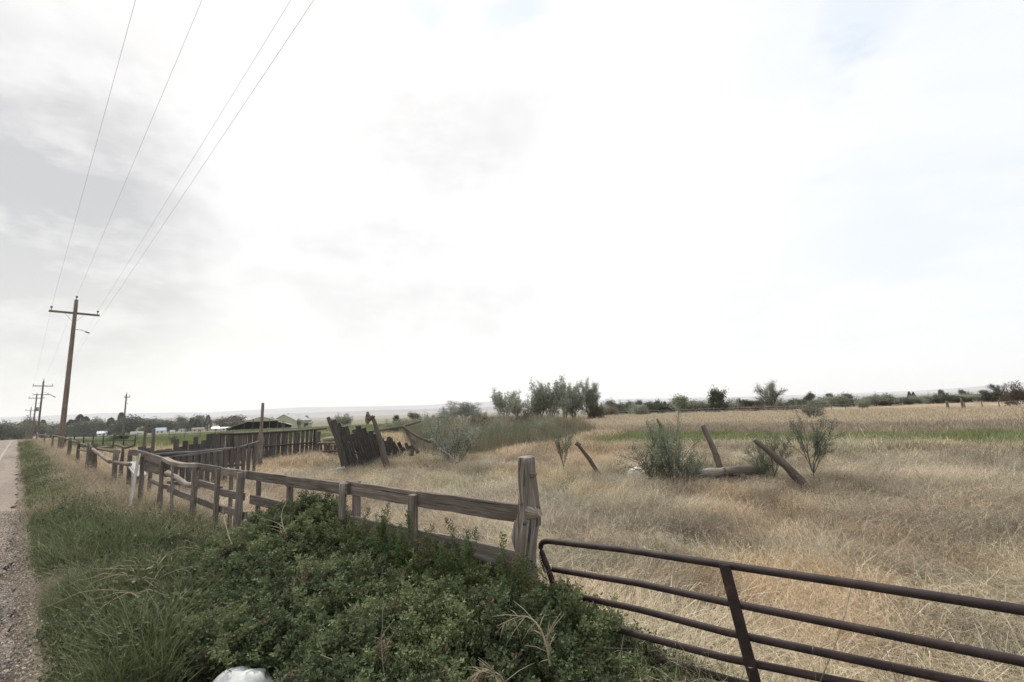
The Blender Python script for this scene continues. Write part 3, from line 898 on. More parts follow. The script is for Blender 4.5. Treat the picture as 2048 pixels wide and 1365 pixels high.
put_scatter('verge_weeds', 'dark leafy weeds growing along the road verge', 'weeds', x[kw], y[kw], (.6 + .6 * NR.random(kw.sum())) * lowedge[kw] + u[kw] * .004,
            tints(kw.sum(), (.085, .105, .055), (.20, .22, .12), .22), S_weed)
kb = bare & (NR.random(len(x)) < .8) & (v > .4)
put_scatter('verge_litter', 'brown dead litter lying between the green weeds of the verge', 'litter', x[kb], y[kb], .45 + .5 * NR.random(kb.sum()), tints(kb.sum(), (.24, .19, .14), (.46, .38, .29), .2), S_mat + S_brush, zs=.6)
put_scatter('verge_straw', 'tall bleached grass standing along the board fence', 'grass', x[dry], y[dry], .7 + .6 * NR.random(dry.sum()) + u[dry] * .004,
            tints(dry.sum(), (.48, .38, .26), (.66, .56, .42), .12), S_stand + S_brush, zs=1.15)
# straw just behind the board fence and under the corral
xs, ys = [], []
for _ in range(2600):
    px = 200 + rnd.random() * 620; py = 918 + rnd.random() * 90
    p = G(px, py); xs.append(p.x); ys.append(p.y)
x = np.array(xs); y = np.array(ys); Z = zones(x, y); k = behind_fence(Z) & (Z['thick'] < .5)
x, y = x[k], y[k]
put_scatter('dry_brush', 'tangled pinkish dry brush around the old plank corral', 'brush', x, y, (.65 + .6 * NR.random(len(x))) * (.5 + .8 * fbm(x * .5, y * .5, 141)),
            tints(len(x), (.36, .285, .22), (.62, .51, .41), .16), S_brush + S_brush + S_stand)
# --- willow thicket
n = 15000
bx0, bx1 = min(p.x for p in THICK), max(p.x for p in THICK); by0, by1 = min(p.y for p in THICK), max(p.y for p in THICK)
by1 = min(by1, 95)
x = bx0 + (bx1 - bx0) * NR.random(n * 3); y = by0 + (by1 - by0) * NR.random(n * 3) ** 1.5
k = in_poly(x, y, THICK); x, y = x[k][:n], y[k][:n]
nn_ = fbm(x * .25, y * .25, 71)
ta = tints(len(x), (.19, .205, .13), (.34, .345, .235), .14); tb = tints(len(x), (.28, .215, .155), (.42, .34, .25), .14)
mixm = ss(.50, .60, nn_ + ss(30, 60, y) * .10 - .04)[:, None]
put_scatter('willow_thicket', 'dense thicket of grey green and reddish stalks beside the corral', 'thicket', x, y, (.42 + .62 * NR.random(len(x)) ** 1.5) * (.55 + .75 * ss(.25, .75, fbm(x * .55, y * .55, 73))) * (1 - .45 * ss(3, 14, x)),
            ta * (1 - mixm) + tb * mixm, S_tall)
# --- gravel on the shoulder
def pebble(i):
    mb = MB(); mb.ball((0, 0, 0), .0075, 6, 4, .5, i, (1.2, .9, .6)); return src(mb.mesh('pebble'), M['gravel'])
m, b = mat_new('gravel_stone')
ti = b.n('ShaderNodeAttribute', attribute_name='tint', attribute_type='INSTANCER'); finish(b, ti.outputs['Color'], .9); M['gravel'] = m
n = 26000
u = .2 + 14 * NR.random(n) ** 1.8; v = NR.normal(.18, .30, n)
k = (v > -.7) & (v < 1.0); u, v = u[k], v[k]
x = u * RD.x + v * RN.x; y = u * RD.y + v * RN.y
z = np.where(v < .02, height(x * 0 + u * RD.x - .5 * RN.x, u * RD.y - .5 * RN.y) + .016 + .05 * (1 - ((v + 3.4) / 3.4) ** 2), height(x, y) - .002)
tn = tints(len(x), (.17, .145, .12), (.44, .38, .32), .2)
s_ = .5 + 1.1 * NR.random(len(x)) ** 2
o = scatter('shoulder_gravel', np.stack([x, y, z], -1), NR.random((len(x), 3)) * 6.28, np.stack([s_] * 3, -1), NR.integers(0, 3, len(x)), tn, [pebble(i) for i in range(3)])
o['label'] = 'loose pinkish gravel spread along the broken road edge'; o['category'] = 'gravel'

# ------------------------------------------------------------------ board fence with gate post
def FL(px, py): return on_plane(px, py, FP0, FP1)
fdir = (FP1 - FP0).normalized(); fn = Vector((-fdir.y, fdir.x, 0))
if fn.dot(Vector((0, -1, 0))) < 0: fn = -fn                       # fn points to the road side
fd3 = Vector((fdir.x, fdir.y, 0))

gp = FL(1058, 1150); gz = hz(gp.x, gp.y)
base = Vector((FP0.x, FP0.y, gz))
t = empty('gate_post', base, 'thick weathered grey log post with knots between the board fence and rusty gate', 'post')
top = FL(1055, 914)
ax = [Vector((base.x, base.y, gz - .3)), Vector((base.x + .005, base.y, gz + .4)), Vector((base.x - .012, base.y, gz + .85)), Vector((top.x + .004, base.y, gz + 1.2)), Vector((top.x, top.y, top.z))]
mb = MB(base); mb.sweep(ax, [.10, .092, .096, .078, .066], 'round', 24, .22, 3, sub=44)
mb.build('trunk', M['log'], t)
for (px, py, off, r_, le) in ((1073, 1026, .03, .034, .045), (1068, 950, .02, .016, .035)):
    p = FL(px, py) + fn * .02; mb = MB(base)
    q = p - fd3 * le + Vector((0, 0, .01))
    mb.sweep([p + fd3 * .05, p + fd3 * .01, p - fd3 * le * .4, q], [r_ * 2.1, r_ * 1.6, r_ * 1.1, r_ * .9], 'round', 12, .12, int(px)); mb.build('knot', M['log'], t)
for (px, py, r_) in ((1060, 1043, .017), (1053, 1005, .012)):
    p = FL(px, py) + fn * .078; mb = MB(base); mb.ball(p, r_, 10, 6, .25, 4, (1, .6, 1)); mb.build('knot', M['slab'], t)
for px, py0, py1, r_ in ((1058, 935, 972, .012), (1047, 985, 1075, .006), (1066, 1050, 1130, .006), (1052, 1085, 1150, .005)):
    p = FL(px, py0) + fn * .070; q = FL(px + 1, py1) + fn * .084
    mb = MB(base); mb.sweep([p, p.lerp(q, .5), q], [r_ * .2, r_, r_ * .2], 'round', 6, .3, int(px), sub=8); mb.build('crack', M['slab_brown'], t)
p = FL(1036, 1075) + fn * .03; mb = MB(base); mb.sweep([p + Vector((0, 0, .14)), p + fd3 * .02, p - Vector((0, 0, .1))], [.01, .025, .012], 'round', 8, .2, 9); mb.build('bark_ridge', M['log'], t)

base = Vector((FP0.x, FP0.y, gz)) + fd3 * .3
bf = empty('board_fence', base, 'three rail weathered board fence running from the gate post back along the road', 'fence')
def fpost(px, pt, pb, w, shape='board', off=0.0, mat='fence', bump=.10, name='post', lean=0):
    a = FL(px + lean, pt) + fn * off; c = FL(px, pt + 40) + fn * off
    g_ = hz(c.x, c.y); 
    bot = Vector((c.x, c.y, g_ - .15))
    mb = MB(base)
    if shape == 'board': mb.sweep([bot, a], (w, w * .8), 'board', bump=bump, seed=int(px), sub=8, up=tuple(fn))
    else: mb.sweep([bot, bot.lerp(a, .5) + fd3 * .01, a], [w * .58, w * .52, w * .46], 'round', 12, bump, int(px), sub=14)
    return mb.build(name, M[mat], bf)
fpost(830, 989, 0, .088, off=.03)
fpost(690, 966, 0, .088, 'round', off=.04, mat='log', bump=.22, lean=2)
fpost(703, 965, 0, .085, off=-.07)
fpost(575, 957, 0, .075, off=-.04)
fpost(489, 944, 0, .105, 'round', off=.05, mat='log', bump=.2)
fpost(507, 948, 0, .06, off=-.08)
fpost(440, 937, 0, .07, off=.03)
fpost(451, 938, 0, .055, off=-.09)
fpost(395, 931, 0, .09, 'round', off=.03, mat='fence', bump=.12)
fpost(331, 919, 0, .075, 'round', off=.05, mat='fence', bump=.2)
fpost(357, 926, 0, .045, 'round', off=.05, mat='log', bump=.25, lean=-5)
fpost(286, 905, 0, .08, 'round', off=.0, mat='fence', bump=.15)
def rail(pts, w=.145, th=.042, off=0.0, seed=0, mat='fence', name='rail', shape='board', bump=.10):
    P = [FL(px, py) + fn * off for px, py in pts]
    mb = MB(base)
    if shape == 'board': mb.sweep(P, (th, w), 'board', bump=bump, seed=seed, sub=max(6, 4 * len(P)))
    else: mb.sweep(P, [w / 2] * len(P), 'round', 9, .12, seed, sub=12)
    return mb.build(name, M[mat], bf)
# top rails (centre lines)
rail([(1076, 1034), (980, 1020), (832, 998)], off=-.02, seed=1)
rail([(836, 1000), (691, 976)], off=-.028, seed=2)
rail([(700, 978), (577, 962)], w=.128, off=.015, seed=3)
rail([(573, 962), (494, 951)], w=.118, off=-.02, seed=4)
rail([(497, 950), (446, 943)], w=.108, off=.012, seed=5)
rail([(442, 942), (396, 934)], w=.105, off=-.02, seed=6)
rail([(397, 931), (365, 930), (345, 925), (332, 918)], w=.07, th=.10, off=.02, seed=7, mat='log')
rail([(331, 925), (310, 918), (292, 912)], w=.15, off=.0, seed=8)
rail([(292, 910), (275, 906), (259, 905)], w=.12, off=.0, seed=9)
# middle rails
rail([(1050, 1125), (830, 1074), (700, 1046)], off=-.02, seed=11)
rail([(690, 1042), (577, 1017), (500, 999)], w=.125, off=-.015, seed=12)
rail([(489, 994), (443, 984)], w=.105, off=.01, seed=13)
rail([(440, 980), (396, 966)], w=.10, off=-.02, seed=14)
rail([(396, 972), (372, 970), (352, 955), (334, 946)], w=.09, off=.0, seed=15, mat='log', shape='round')
rail([(331, 935), (290, 920)], off=-.03, w=.12, seed=16)
rail([(331, 948), (288, 935)], off=-.03, w=.13, seed=17)
# lower rails
rail([(1050, 1200), (830, 1140), (700, 1103)], off=-.02, seed=21)
rail([(700, 1100), (577, 1064), (494, 1040)], w=.12, off=-.02, seed=22)
rail([(489, 1032), (443, 1018)], w=.10, off=-.02, seed=23)
rail([(445, 1022), (396, 1003)], w=.10, off=-.03, seed=24)
rail([(395, 1002), (356, 988), (334, 978)], off=-.02, w=.10, seed=25)
rail([(356, 968), (333, 965)], off=-.03, w=.06, seed=26, shape='round')
rail([(330, 975), (300, 962)], off=-.02, w=.08, seed=27, shape='round', mat='log')

# leaning bleached plank
a = FL(288, 910) + fn * .08; c = FL(303, 1000) + fn * .32
base2 = Vector((c.x, c.y, hz(c.x, c.y)))
mb = MB(base2); d_ = (a - c).normalized(); mb.sweep([c - d_ * .1, a], (.115, .035), 'board', bump=.08, seed=2, sub=8, up=tuple(fn))
tag(mb.build('plank', M['pale'], None), 'bleached white plank leaning against the bent end of the board fence', 'plank').location = base2
# sagging broken slab on the ground left of it
a = at(262, 925, 11.2); c = at(282, 952, 10.6)
mb = MB(a); mb.sweep([a, c], (.22, .03), 'board', bump=.1, seed=4, sub=6); tag(mb.build('plank', M['pale'], None), 'pale broken board slanting down into dry brush left of the leaning plank', 'plank').location = a

# ------------------------------------------------------------------ old pole fence along the road further on
P2a = FP1; P2b = FP1 + RD * 60
def FR(px, py): return on_plane(px, py, P2a, P2b)
base = Vector((FP1.x, FP1.y, hz(*FP1))) + Vector((RD.x, RD.y, 0)) * 2
bf = empty('pole_fence', base, 'tumbledown fence of crooked poles along the road between the board fence and the utility pole', 'fence')
rn3 = Vector((RN.x, RN.y, 0))
def opost(px, pt, r_, off=0, lean=0, mat='slab_brown'):
    a = FR(px + lean, pt) + rn3 * off; g_ = FR(px, pt + 12) + rn3 * off
    bot = Vector((g_.x, g_.y, hz(g_.x, g_.y) - .1)); mb = MB(base)
    mb.sweep([bot, bot.lerp(a, .5), a], [r_ * 1.15, r_, r_ * .85], 'round', 9, .2, int(px), sub=8); mb.build('post', M[mat], bf)
for q in ((233, 900, .06, 0, 0, 'fence'), (252, 905, .05, .1, -2, 'slab'), (217, 898, .045, .3, 2, 'fence'), (191, 888, .085, 0, 0, 'slab_brown'), (187, 886, .055, -.1, -1, 'fence'),
          (158, 882, .06, 0, 0, 'fence'), (173, 880, .04, .15, 2, 'fence'), (140, 876, .08, 0, 1, 'fence'), (106, 872, .06, 0, 0, 'fence'), (90, 868, .07, 0, 0, 'fence'), (75, 866, .07, 0, 0, 'fence'),
          (264, 860, .04, .4, 1, 'fence')):
    opost(*q)
def orail(pts, r_, off=0, seed=0, mat='fence'):
    mb = MB(base); P = [FR(*p) + rn3 * off for p in pts]
    mb.sweep(P, [r_] * len(P), 'round', 8, .12, seed, sub=8); mb.build('rail', M[mat], bf)
for i, (pts, r_, off, mt) in enumerate((([(104, 871), (128, 877), (158, 888)], .05, .05, 'slab_brown'), ([(158, 888), (192, 898), (232, 905)], .045, .05, 'slab_brown'),
        ([(192, 898), (228, 924)], .045, -.08, 'log'), ([(150, 893), (215, 896)], .035, .1, 'slab_brown'), ([(228, 924), (262, 930)], .04, -.02, 'fence'),
        ([(212, 890), (232, 897), (247, 893)], .035, .2, 'slab_brown'), ([(75, 869), (104, 873)], .06, 0, 'slab_brown'), ([(158, 900), (192, 907)], .03, 0, 'log'))):
    orail(pts, r_, off, i, mt)

# ------------------------------------------------------------------ slab corral (two rows)
def plank_row(name, label, A, B_, plist, rails, posts, mat='slab'):
    mid = (Vector(A) + Vector(B_)) / 2; base = Vector((mid.x, mid.y, hz(mid.x, mid.y)))
    t = empty(name, base, label, 'fence')
    d = (Vector(B_) - Vector(A)).normalized(); n3 = Vector((-d.y, d.x, 0))
    if n3.y > 0: n3 = -n3
    rg = random.Random(len(plist))
    for i, (px, pt, pb, w, lean) in enumerate(plist):
        a = on_plane(px + lean, pt, A, B_); c = on_plane(px, pt + 25, A, B_)
        bot = Vector((c.x, c.y, hz(c.x, c.y) - .1)) if pb is None else on_plane(px, pb, A, B_)
        off = n3 * rg.uniform(-.012, .012)
        mb = MB(base); mb.sweep([bot + off, a + off], (w, .028 + .015 * rg.random()), 'board', bump=.12, seed=i, sub=6, up=tuple(n3), twist=rg.uniform(-.12, .12))
        mb.build('plank', M[mat if rg.random() < .8 else 'slab_brown'], t)
    for i, (pts, r_, off) in enumerate(rails):
        mb = MB(base); P = [on_plane(px, py, A, B_) + n3 * off for px, py in pts]
        mb.sweep(P, [r_] * len(P), 'round', 8, .15, i, sub=10); mb.build('rail', M[mat], t)
    for i, (px, pt, r_, off) in enumerate(posts):
        a = on_plane(px, pt, A, B_) + n3 * off; g_ = on_plane(px, pt + 30, A, B_) + n3 * off
        mb = MB(base); mb.sweep([Vector((g_.x, g_.y, hz(g_.x, g_.y) - .2)), a], [r_, r_ * .8], 'round', 10, .15, i + 5, sub=8); mb.build('post', M['slab_brown'], t)
    return t
def P2(px, Y):
    p = at(px, 900, Y); return (p.x, p.y)
# far row
A = P2(330, 17.8); B_ = P2(655, 27.0)
pl = []
rg = random.Random(5)
for px, pt in ((287, 898), (299, 896), (319, 900), (330, 899), (337, 898), (352, 879), (361, 894), (371, 882), (381, 889), (392, 874), (400, 888), (408, 881), (418, 868), (428, 867), (437, 867), (446, 866)):
    pl.append((px, pt, None, .20, rg.uniform(-1, 1)))
px = 455.0
while px < 636:
    top_ = 868 - (px - 455) * .042 + (3 if rg.random() < .1 else 0)
    pl.append((px, top_, None, .21, rg.uniform(1.5, 3.0))); px += 8.6 - (px - 455) * .006 + rg.uniform(-.6, .9)
plank_row('slab_fence', 'long far row of dark upright slabs capped by a thin pole behind the corral', A, B_, pl,
          [([(440, 869), (520, 866), (600, 862), (651, 857)], .05, .04), ([(290, 905), (400, 900), (520, 893), (600, 888), (640, 884)], .045, .05), ([(600, 893), (640, 888)], .035, .09)],
          [(630, 862, .09, .10), (466, 874, .07, .1)])
# near row
A = P2(330, 12.6); B_ = P2(521, 17.8)
pl = []; px = 352.0
while px < 516:
    f_ = (px - 352) / 164
    pl.append((px, 914 - 28 * f_ ** 1.6 - (rg.random() * 3), None, .20 if f_ < .6 else .19, rg.uniform(-1, 1.5)))
    px += 13.5 - 3.0 * f_ + rg.uniform(-1, 1)
pl += [(284, 893, None, .26, 0)]
plank_row('slab_fence', 'lower near row of tight dark slabs curving up to the tall pole in the corral', A, B_, pl,
          [([(330, 917), (400, 909), (460, 901), (500, 891), (520, 884)], .05, .06), ([(300, 911), (400, 905), (470, 897)], .05, .10), ([(425, 933), (485, 930)], .05, .08)],
          [])
# tall pole
p = G(517, 943); mb = MB(p); tp = at(526, 806, p.y)
mb.sweep([p - Vector((0, 0, .2)), p.lerp(tp, .35), p.lerp(tp, .5), p.lerp(tp, .52), tp], [.13, .13, .12, .075, .055], 'round', 12, .15, 3, sub=24)
o = mb.build('corral_pole', M['log'], None); o.location = p
tag(o, 'tallest bare grey pole rising above the corner of the slab corral', 'pole')
# another two old poles left
p = G(283, 935); tp = at(293, 846, p.y); mb = MB(p); mb.sweep([p, tp], [.085, .055], 'round', 10, .12, 5, sub=10)
o = mb.build('corral_pole', M['fence'], None); o.location = p; tag(o, 'thin upright grey pole behind the leaning bleached plank', 'pole')

# low link section between far row and collapsed section
A = P2(640, 25.0); B_ = P2(690, 22.0)
pl = [(px, 888 + rnd.random() * 3, None, .22, rnd.uniform(-2, 2)) for px in (636, 640, 644, 648, 652, 656, 660, 664, 668, 672, 676, 680)]
plank_row('slab_fence', 'short low row of dark slabs under a stubby log beside the collapsed slabs', A, B_, pl, [([(640, 887), (680, 886)], .06, .06), ([(640, 903), (684, 902)], .05, .06)], [])
a = at(648, 880, 22.5); c = at(676, 878, 22.3); mb = MB(a); mb.sweep([a, c], [.10, .12], 'round', 10, .2, 3, sub=8)
o = mb.build('log', M['log'], None); o.location = a; tag(o, 'short stubby log lying on top of the low slabs beside the collapsed section', 'log')

# ------------------------------------------------------------------ collapsed leaning slabs
A = P2(690, 18.3); B_ = P2(830, 24.5)
mid = (Vector(A) + Vector(B_)) / 2; base = Vector((mid.x, mid.y, hz(mid.x, mid.y)))
t = empty('leaning_slabs', base, 'collapsed section of tall dark slabs all leaning to the left in the dry grass', 'fence')
lst = [(692, 941, 666, 840, .22), (700, 940, 671, 851, .24), (707, 938, 684, 854, .20), (714, 930, 691, 853, .19), (722, 925, 708, 862, .12),
       (735, 937, 710, 859, .19), (741, 940, 716, 852, .22), (746, 938, 728, 856, .20), (752, 938, 734, 866, .20), (757, 936, 741, 862, .18), (763, 934, 748, 868, .18),
       (768, 932, 752, 874, .20), (774, 930, 758, 880, .18), (785, 928, 764, 878, .16), (787, 926, 772, 882, .19), (794, 924, 778, 886, .17), (800, 921, 786, 884, .17),
       (806, 918, 789, 889, .19), (812, 915, 797, 885, .17), (818, 912, 806, 896, .16), (727, 938, 700, 900, .18), (716, 938, 690, 890, .2)]
lst += [(822, 911, 812, 886, .16), (826, 910, 819, 892, .18), (831, 908, 824, 896, .15), (790, 927, 777, 874, .17), (798, 924, 782, 876, .15), (708, 932, 676, 846, .16), (733, 934, 704, 868, .2)]
lst += [(b_ + 4 + (i_ % 3), y_ + 1, t_ + 5 + (i_ % 2) * 2, ty_ + 9 + (i_ * 7) % 12, w_) for i_, (b_, y_, t_, ty_, w_) in enumerate(lst[4:26])]
for i, (bx, by, tx, ty, w) in enumerate(lst):
    off = Vector((0, -1, 0)) * (.05 * (i % 3))
    a = on_plane(bx, by + 4, A, B_) + off; c = on_plane(tx, ty, A, B_) + off
    mb = MB(base); mb.sweep([a, c], (w, .04), 'board', bump=.15, seed=i, sub=7, up=(0.3, -1, 0), twist=rnd.uniform(-.2, .2)); mb.build('slab', M['slab'], t)
A0 = A; B0 = B_
for i, (pts, r_) in enumerate(([[(672, 884), (700, 886), (724, 892)], .05], [[(700, 905), (740, 912), (790, 905)], .05])):
    mb = MB(base); mb.sweep([on_plane(px, py, A, B_) + Vector((0, .12, 0)) for px, py in pts], [r_] * len(pts), 'round', 8, .12, i, sub=8); mb.build('rail', M['slab_brown'], t)

def limb(name, pts, rads, label, cat, mat='log', bump=.18, seed=0, extra=None, group=None):
    """pts: list of (px, py, Y)"""
    P = [at(*p) for p in pts]
    o0 = P[0].copy(); mb = MB(o0); mb.sweep(P, rads, 'round', 10, bump, seed, sub=max(8, 5 * len(P)))
    if extra:
        for e in extra: mb.sweep([at(*p) for p in e[0]], e[1], 'round', 8, bump, seed + 9, sub=8)
    o = mb.build(name, M[mat], None); o.location = o0
    return tag(o, label, cat, group)
limb('leaning_post', [(680, 890, 19.5), (668, 865, 19.5), (656, 835, 19.5)], [.09, .08, .07], 'dark crooked post with a pale broken tip at the left end of the leaning slabs', 'post', 'slab')
limb('leaning_post', [(777, 948, 18.2), (760, 880, 18.6), (748, 842, 18.8), (743, 832, 18.8)], [.13, .11, .07, .065], 'brown post with a forked top leaning left in front of the collapsed slabs', 'post', 'slab_brown', seed=3,
     extra=[([(737, 842, 18.8), (742, 835, 18.8), (749, 834, 18.8)], [.07, .09, .06]), ([(735, 829, 18.9), (741, 834, 18.8)], [.05, .05])])
limb('pole', [(700, 872, 21.5), (740, 864, 21.3), (808, 853, 21.0), (842, 843, 20.8)], [.06, .065, .06, .04], 'long thin pole lying slanted across the tops of the leaning slabs and the forked props', 'pole', 'slab_brown', bump=.08)
limb('branch', [(807, 853, 20.9), (822, 866, 20.5), (842, 877, 20.2), (865, 885, 20.0)], [.045, .045, .05, .06], 'thin bowed branch drooping from the long pole down to the fallen prop', 'branch', 'slab_brown', seed=4)
limb('fallen_prop', [(862, 880, 20.0), (870, 889, 19.8), (890, 906, 19.3), (912, 928, 18.8)], [.08, .07, .08, .10], 'grey knotted prop slanting down right into the grass before the round shrub', 'prop', 'log', seed=6)
limb('prop', [(807, 852, 21.0), (820, 877, 20.6), (836, 906, 20.3)], [.06, .065, .075], 'short dark prop standing under the long pole', 'prop', 'slab_brown', seed=7)
limb('prop', [(826, 880, 20.9), (834, 898, 20.7)], [.06, .06], 'small dark stub beside the prop under the long pole', 'prop', 'slab', seed=8)
limb('stump', [(822, 912, 20.5), (825, 890, 20.6)], [.11, .07], 'low dark broken stump beyond the right end of the leaning slabs', 'stump', 'slab', bump=.4, seed=9)
limb('branch', [(655, 943, 18.0), (672, 940, 18.0), (690, 936, 18.1)], [.04, .05, .06], 'pale fallen branch on the grass at the foot of the leaning slabs', 'branch', 'pale', seed=2)
# ------------------------------------------------------------------ leaning posts and logs in the field
def gY(px, py): return G(px, py).y
y0 = gY(1205, 958)
limb('leaning_post', [(1206, 960, y0), (1178, 918, y0 * .99), (1158, 892, y0 * .98)], [.065, .058, .055], 'thin leaning post with a dark knob at its top right of the gate post', 'post', 'slab_brown', seed=5,
     extra=[([(1151, 886, y0 * .98), (1160, 892, y0 * .98)], [.075, .075])])
y0 = gY(1447, 963)
limb('leaning_post', [(1449, 968, y0), (1432, 910, y0), (1405, 850, y0)], [.095, .08, .07], 'tall post leaning left between the grey green shrub and the log pile', 'post', 'log', seed=6)
y0 = gY(1618, 985)
limb('leaning_post', [(1622, 984, y0), (1570, 930, y0 * 1.0), (1508, 879, y0 * 1.0)], [.11, .095, .055], 'thick mossy post slanting steeply left beside the forked sapling', 'post', 'fence', seed=7)
y0 = gY(1326, 868)
limb('leaning_post', [(1327, 868, y0), (1321, 852, y0), (1314, 838, y0)], [.13, .11, .06], 'small far stake poking up behind the grey green shrub', 'post', 'slab_brown', seed=8)
y0 = gY(1455, 972)
for i, (pts, rads, lab, mt) in enumerate((
    ([(1378, 952, y0), (1420, 946, y0), (1465, 944, y0)], [.10, .12, .10], 'split log forming the left end of the low log pile', 'log'),
    ([(1450, 944, y0 - .1), (1500, 940, y0), (1530, 943, y0 + .1)], [.11, .13, .09], 'pale topped log lying along the top of the low log pile', 'fence'),
    ([(1400, 962, y0 + .1), (1460, 960, y0), (1535, 957, y0 - .05)], [.12, .13, .12], 'dark long log at the bottom of the low log pile', 'fence'),
    ([(1488, 976, y0 - .3), (1485, 950, y0 - .2)], [.05, .05], 'short stake standing in front of the low log pile', 'slab_brown'))):
    limb('log' if i < 3 else 'stake', pts, rads, lab, 'log' if i < 3 else 'stake', mt, seed=i + 20)
y0 = gY(1000, 932)
limb('log', [(958, 928, y0), (1000, 925, y0), (1042, 918, y0)], [.05, .07, .06], 'dark fallen pole lying in grass left of the gate post', 'log', 'slab_brown', seed=31)
# rocks
for px, py, r_, lab, mt, sq in ((1272, 957, .16, 'larger pale rock with a bright face in the dry grass left of the shrub', 'rock', (1.2, .9, .8)), (1305, 958, .07, 'small white rock at the left foot of the grey green shrub', 'rock', (1.1, 1, .8)),
                        (1252, 968, .10, 'low grey rock lying left of the larger pale rock', 'rock', (1.6, 1, .5))):
    p = G(px, py); mb = MB(p); mb.ball(p + Vector((0, 0, r_ * .8)), r_ * 1.3, 14, 10, .6, px, sq); o = mb.build('rock', M[mt], None); o.location = p; tag(o, lab, 'rock')
    for f in o.data.polygons: f.use_smooth = False
p = G(478, 1392); p.z = hz(p.x, p.y)
mb = MB(p); mb.ball(p + Vector((0, 0, .035)), .165, 28, 18, .14, 3, (1.2, .9, .72)); o = mb.build('boulder', M['whiterock'], None); o.location = p
tag(o, 'smooth white painted rock at the foot of the big green bush', 'rock')

# ------------------------------------------------------------------ rusty pipe gate
_l = at(1085, 1085, 4.02); _r = at(2048, 1220, 2.12)
GA = (_l.x, _l.y); GB = (_r.x, _r.y)
def GP(px, py): return on_plane(px, py, GA, GB)
gdir = Vector((GB[0] - GA[0], GB[1] - GA[1], 0)).normalized()
base = GP(1118, 1290); base.z = hz(base.x, base.y)
t = empty('gate', base, 'rusty dark brown tubular steel farm gate with six rails in the foreground', 'gate')
PR = .0225
def pipe(name, pts, r_=PR, sides=16, sub=None, ext=0):
    P = [GP(*p) for p in pts]
    if ext: P.append(P[-1] + (P[-1] - P[-2]).normalized() * ext)
    mb = MB(base); mb.sweep(P, [r_] * len(P), 'round', sides, 0, 0, sub=sub); return mb.build(name, M['rust'], t)
# top rail bends down into the end post as one tube
corner = [(1122, 1216), (1096, 1137), (1083, 1104), (1081.5, 1096), (1082, 1089), (1086, 1084.5), (1093, 1083), (1104, 1083.5), (1250, 1100), (1450, 1130.5), (1740, 1173), (2048, 1221)]
P = [GP(*p) for p in corner]; dd_ = (P[-1] - P[-2]).normalized(); P.append(P[-1] + dd_ * .75)
low = GP(1160, 1330); P = [low] + P
mb = MB(base); mb.sweep(P, [PR] * len(P), 'round', 16, 0, 0); mb.build('top_rail', M['rust'], t)
END = P[-1]
for pts in ([(1106, 1139), (1280, 1168), (1450, 1204.5), (1740, 1262), (2048, 1324)],
            [(1118, 1185), (1280, 1220), (1450, 1264.5), (1690, 1315), (1929, 1365)],
            [(1130, 1226), (1171, 1241), (1300, 1277), (1450, 1316), (1684, 1364)],
            [(1143, 1263), (1259, 1303), (1433, 1353), (1600, 1400)],
            [(1153, 1291), (1273, 1336), (1348, 1361), (1480, 1404)]):
    P = [GP(*p) for p in pts]; d_ = (P[-1] - P[-2]).normalized(); k = (END - P[-1]).dot(gdir) / d_.dot(gdir); P.append(P[-1] + d_ * k)
    mb = MB(base); mb.sweep(P, [PR * .96] * len(P), 'round', 14, 0, 0); mb.build('rail', M['rust'], t); lastE = P[-1]
mb = MB(base); mb.sweep([END, lastE], [PR, PR], 'round', 14, 0, 0); mb.build('end_post', M['rust'], t)
gnv = Vector((gdir.y, -gdir.x, 0)); gnv = gnv if gnv.y < 0 else -gnv
P = [GP(1452, 1128) + gnv * .028, GP(1497, 1300) + gnv * .028, GP(1535, 1440) + gnv * .028]
mb = MB(base); mb.sweep(P, (.066, .012), 'board', bump=0, up=tuple(gnv)); mb.build('brace', M['rust'], t)
# chain between gate and post
p0 = GP(1085, 1112); p1 = GP(1100, 1150)
p0 = p0 + gnv * .02; cb = p0.copy()
ch = empty('chain', cb, 'short rusty chain looped round the end of the gate next to the log post', 'chain')
def torus(mb, c, R_, r_, n1, n2, axis_t, axis_s):
    rings = []
    for i in range(n1 + 1):
        a = 2 * math.pi * i / n1; ctr = c + axis_t * math.cos(a) * R_ * 1.5 + axis_s * math.sin(a) * R_
        rad = (axis_t * math.cos(a) + axis_s * math.sin(a)).normalized(); nn = axis_t.cross(axis_s)
        rings.append([ctr + (rad * math.cos(b_) + nn * math.sin(b_)) * r_ for b_ in [2 * math.pi * j / n2 for j in range(n2)]])
    mb.ring_loft(rings, [0.01 * j for j in range(n2 + 1)], [0.01 * j for j in range(n1 + 1)], True, False)
pg = FL(1072, 1118) + fn * .06
for i in range(16):
    s_ = i / 15; c = p0.lerp(p1, s_) if i < 8 else p1.lerp(pg, (i - 7) / 8)
    c = c + Vector((0, 0, -.05 * math.sin(math.pi * s_))) + gnv * .008
    tx = ((p1 - p0) if i < 8 else (pg - p1)).normalized(); sd = tx.cross(gnv).normalized() if i % 2 else gnv
    mb = MB(cb); torus(mb, c, .009, .003, 10, 5, tx, sd); mb.build('link', M['rust'], ch)

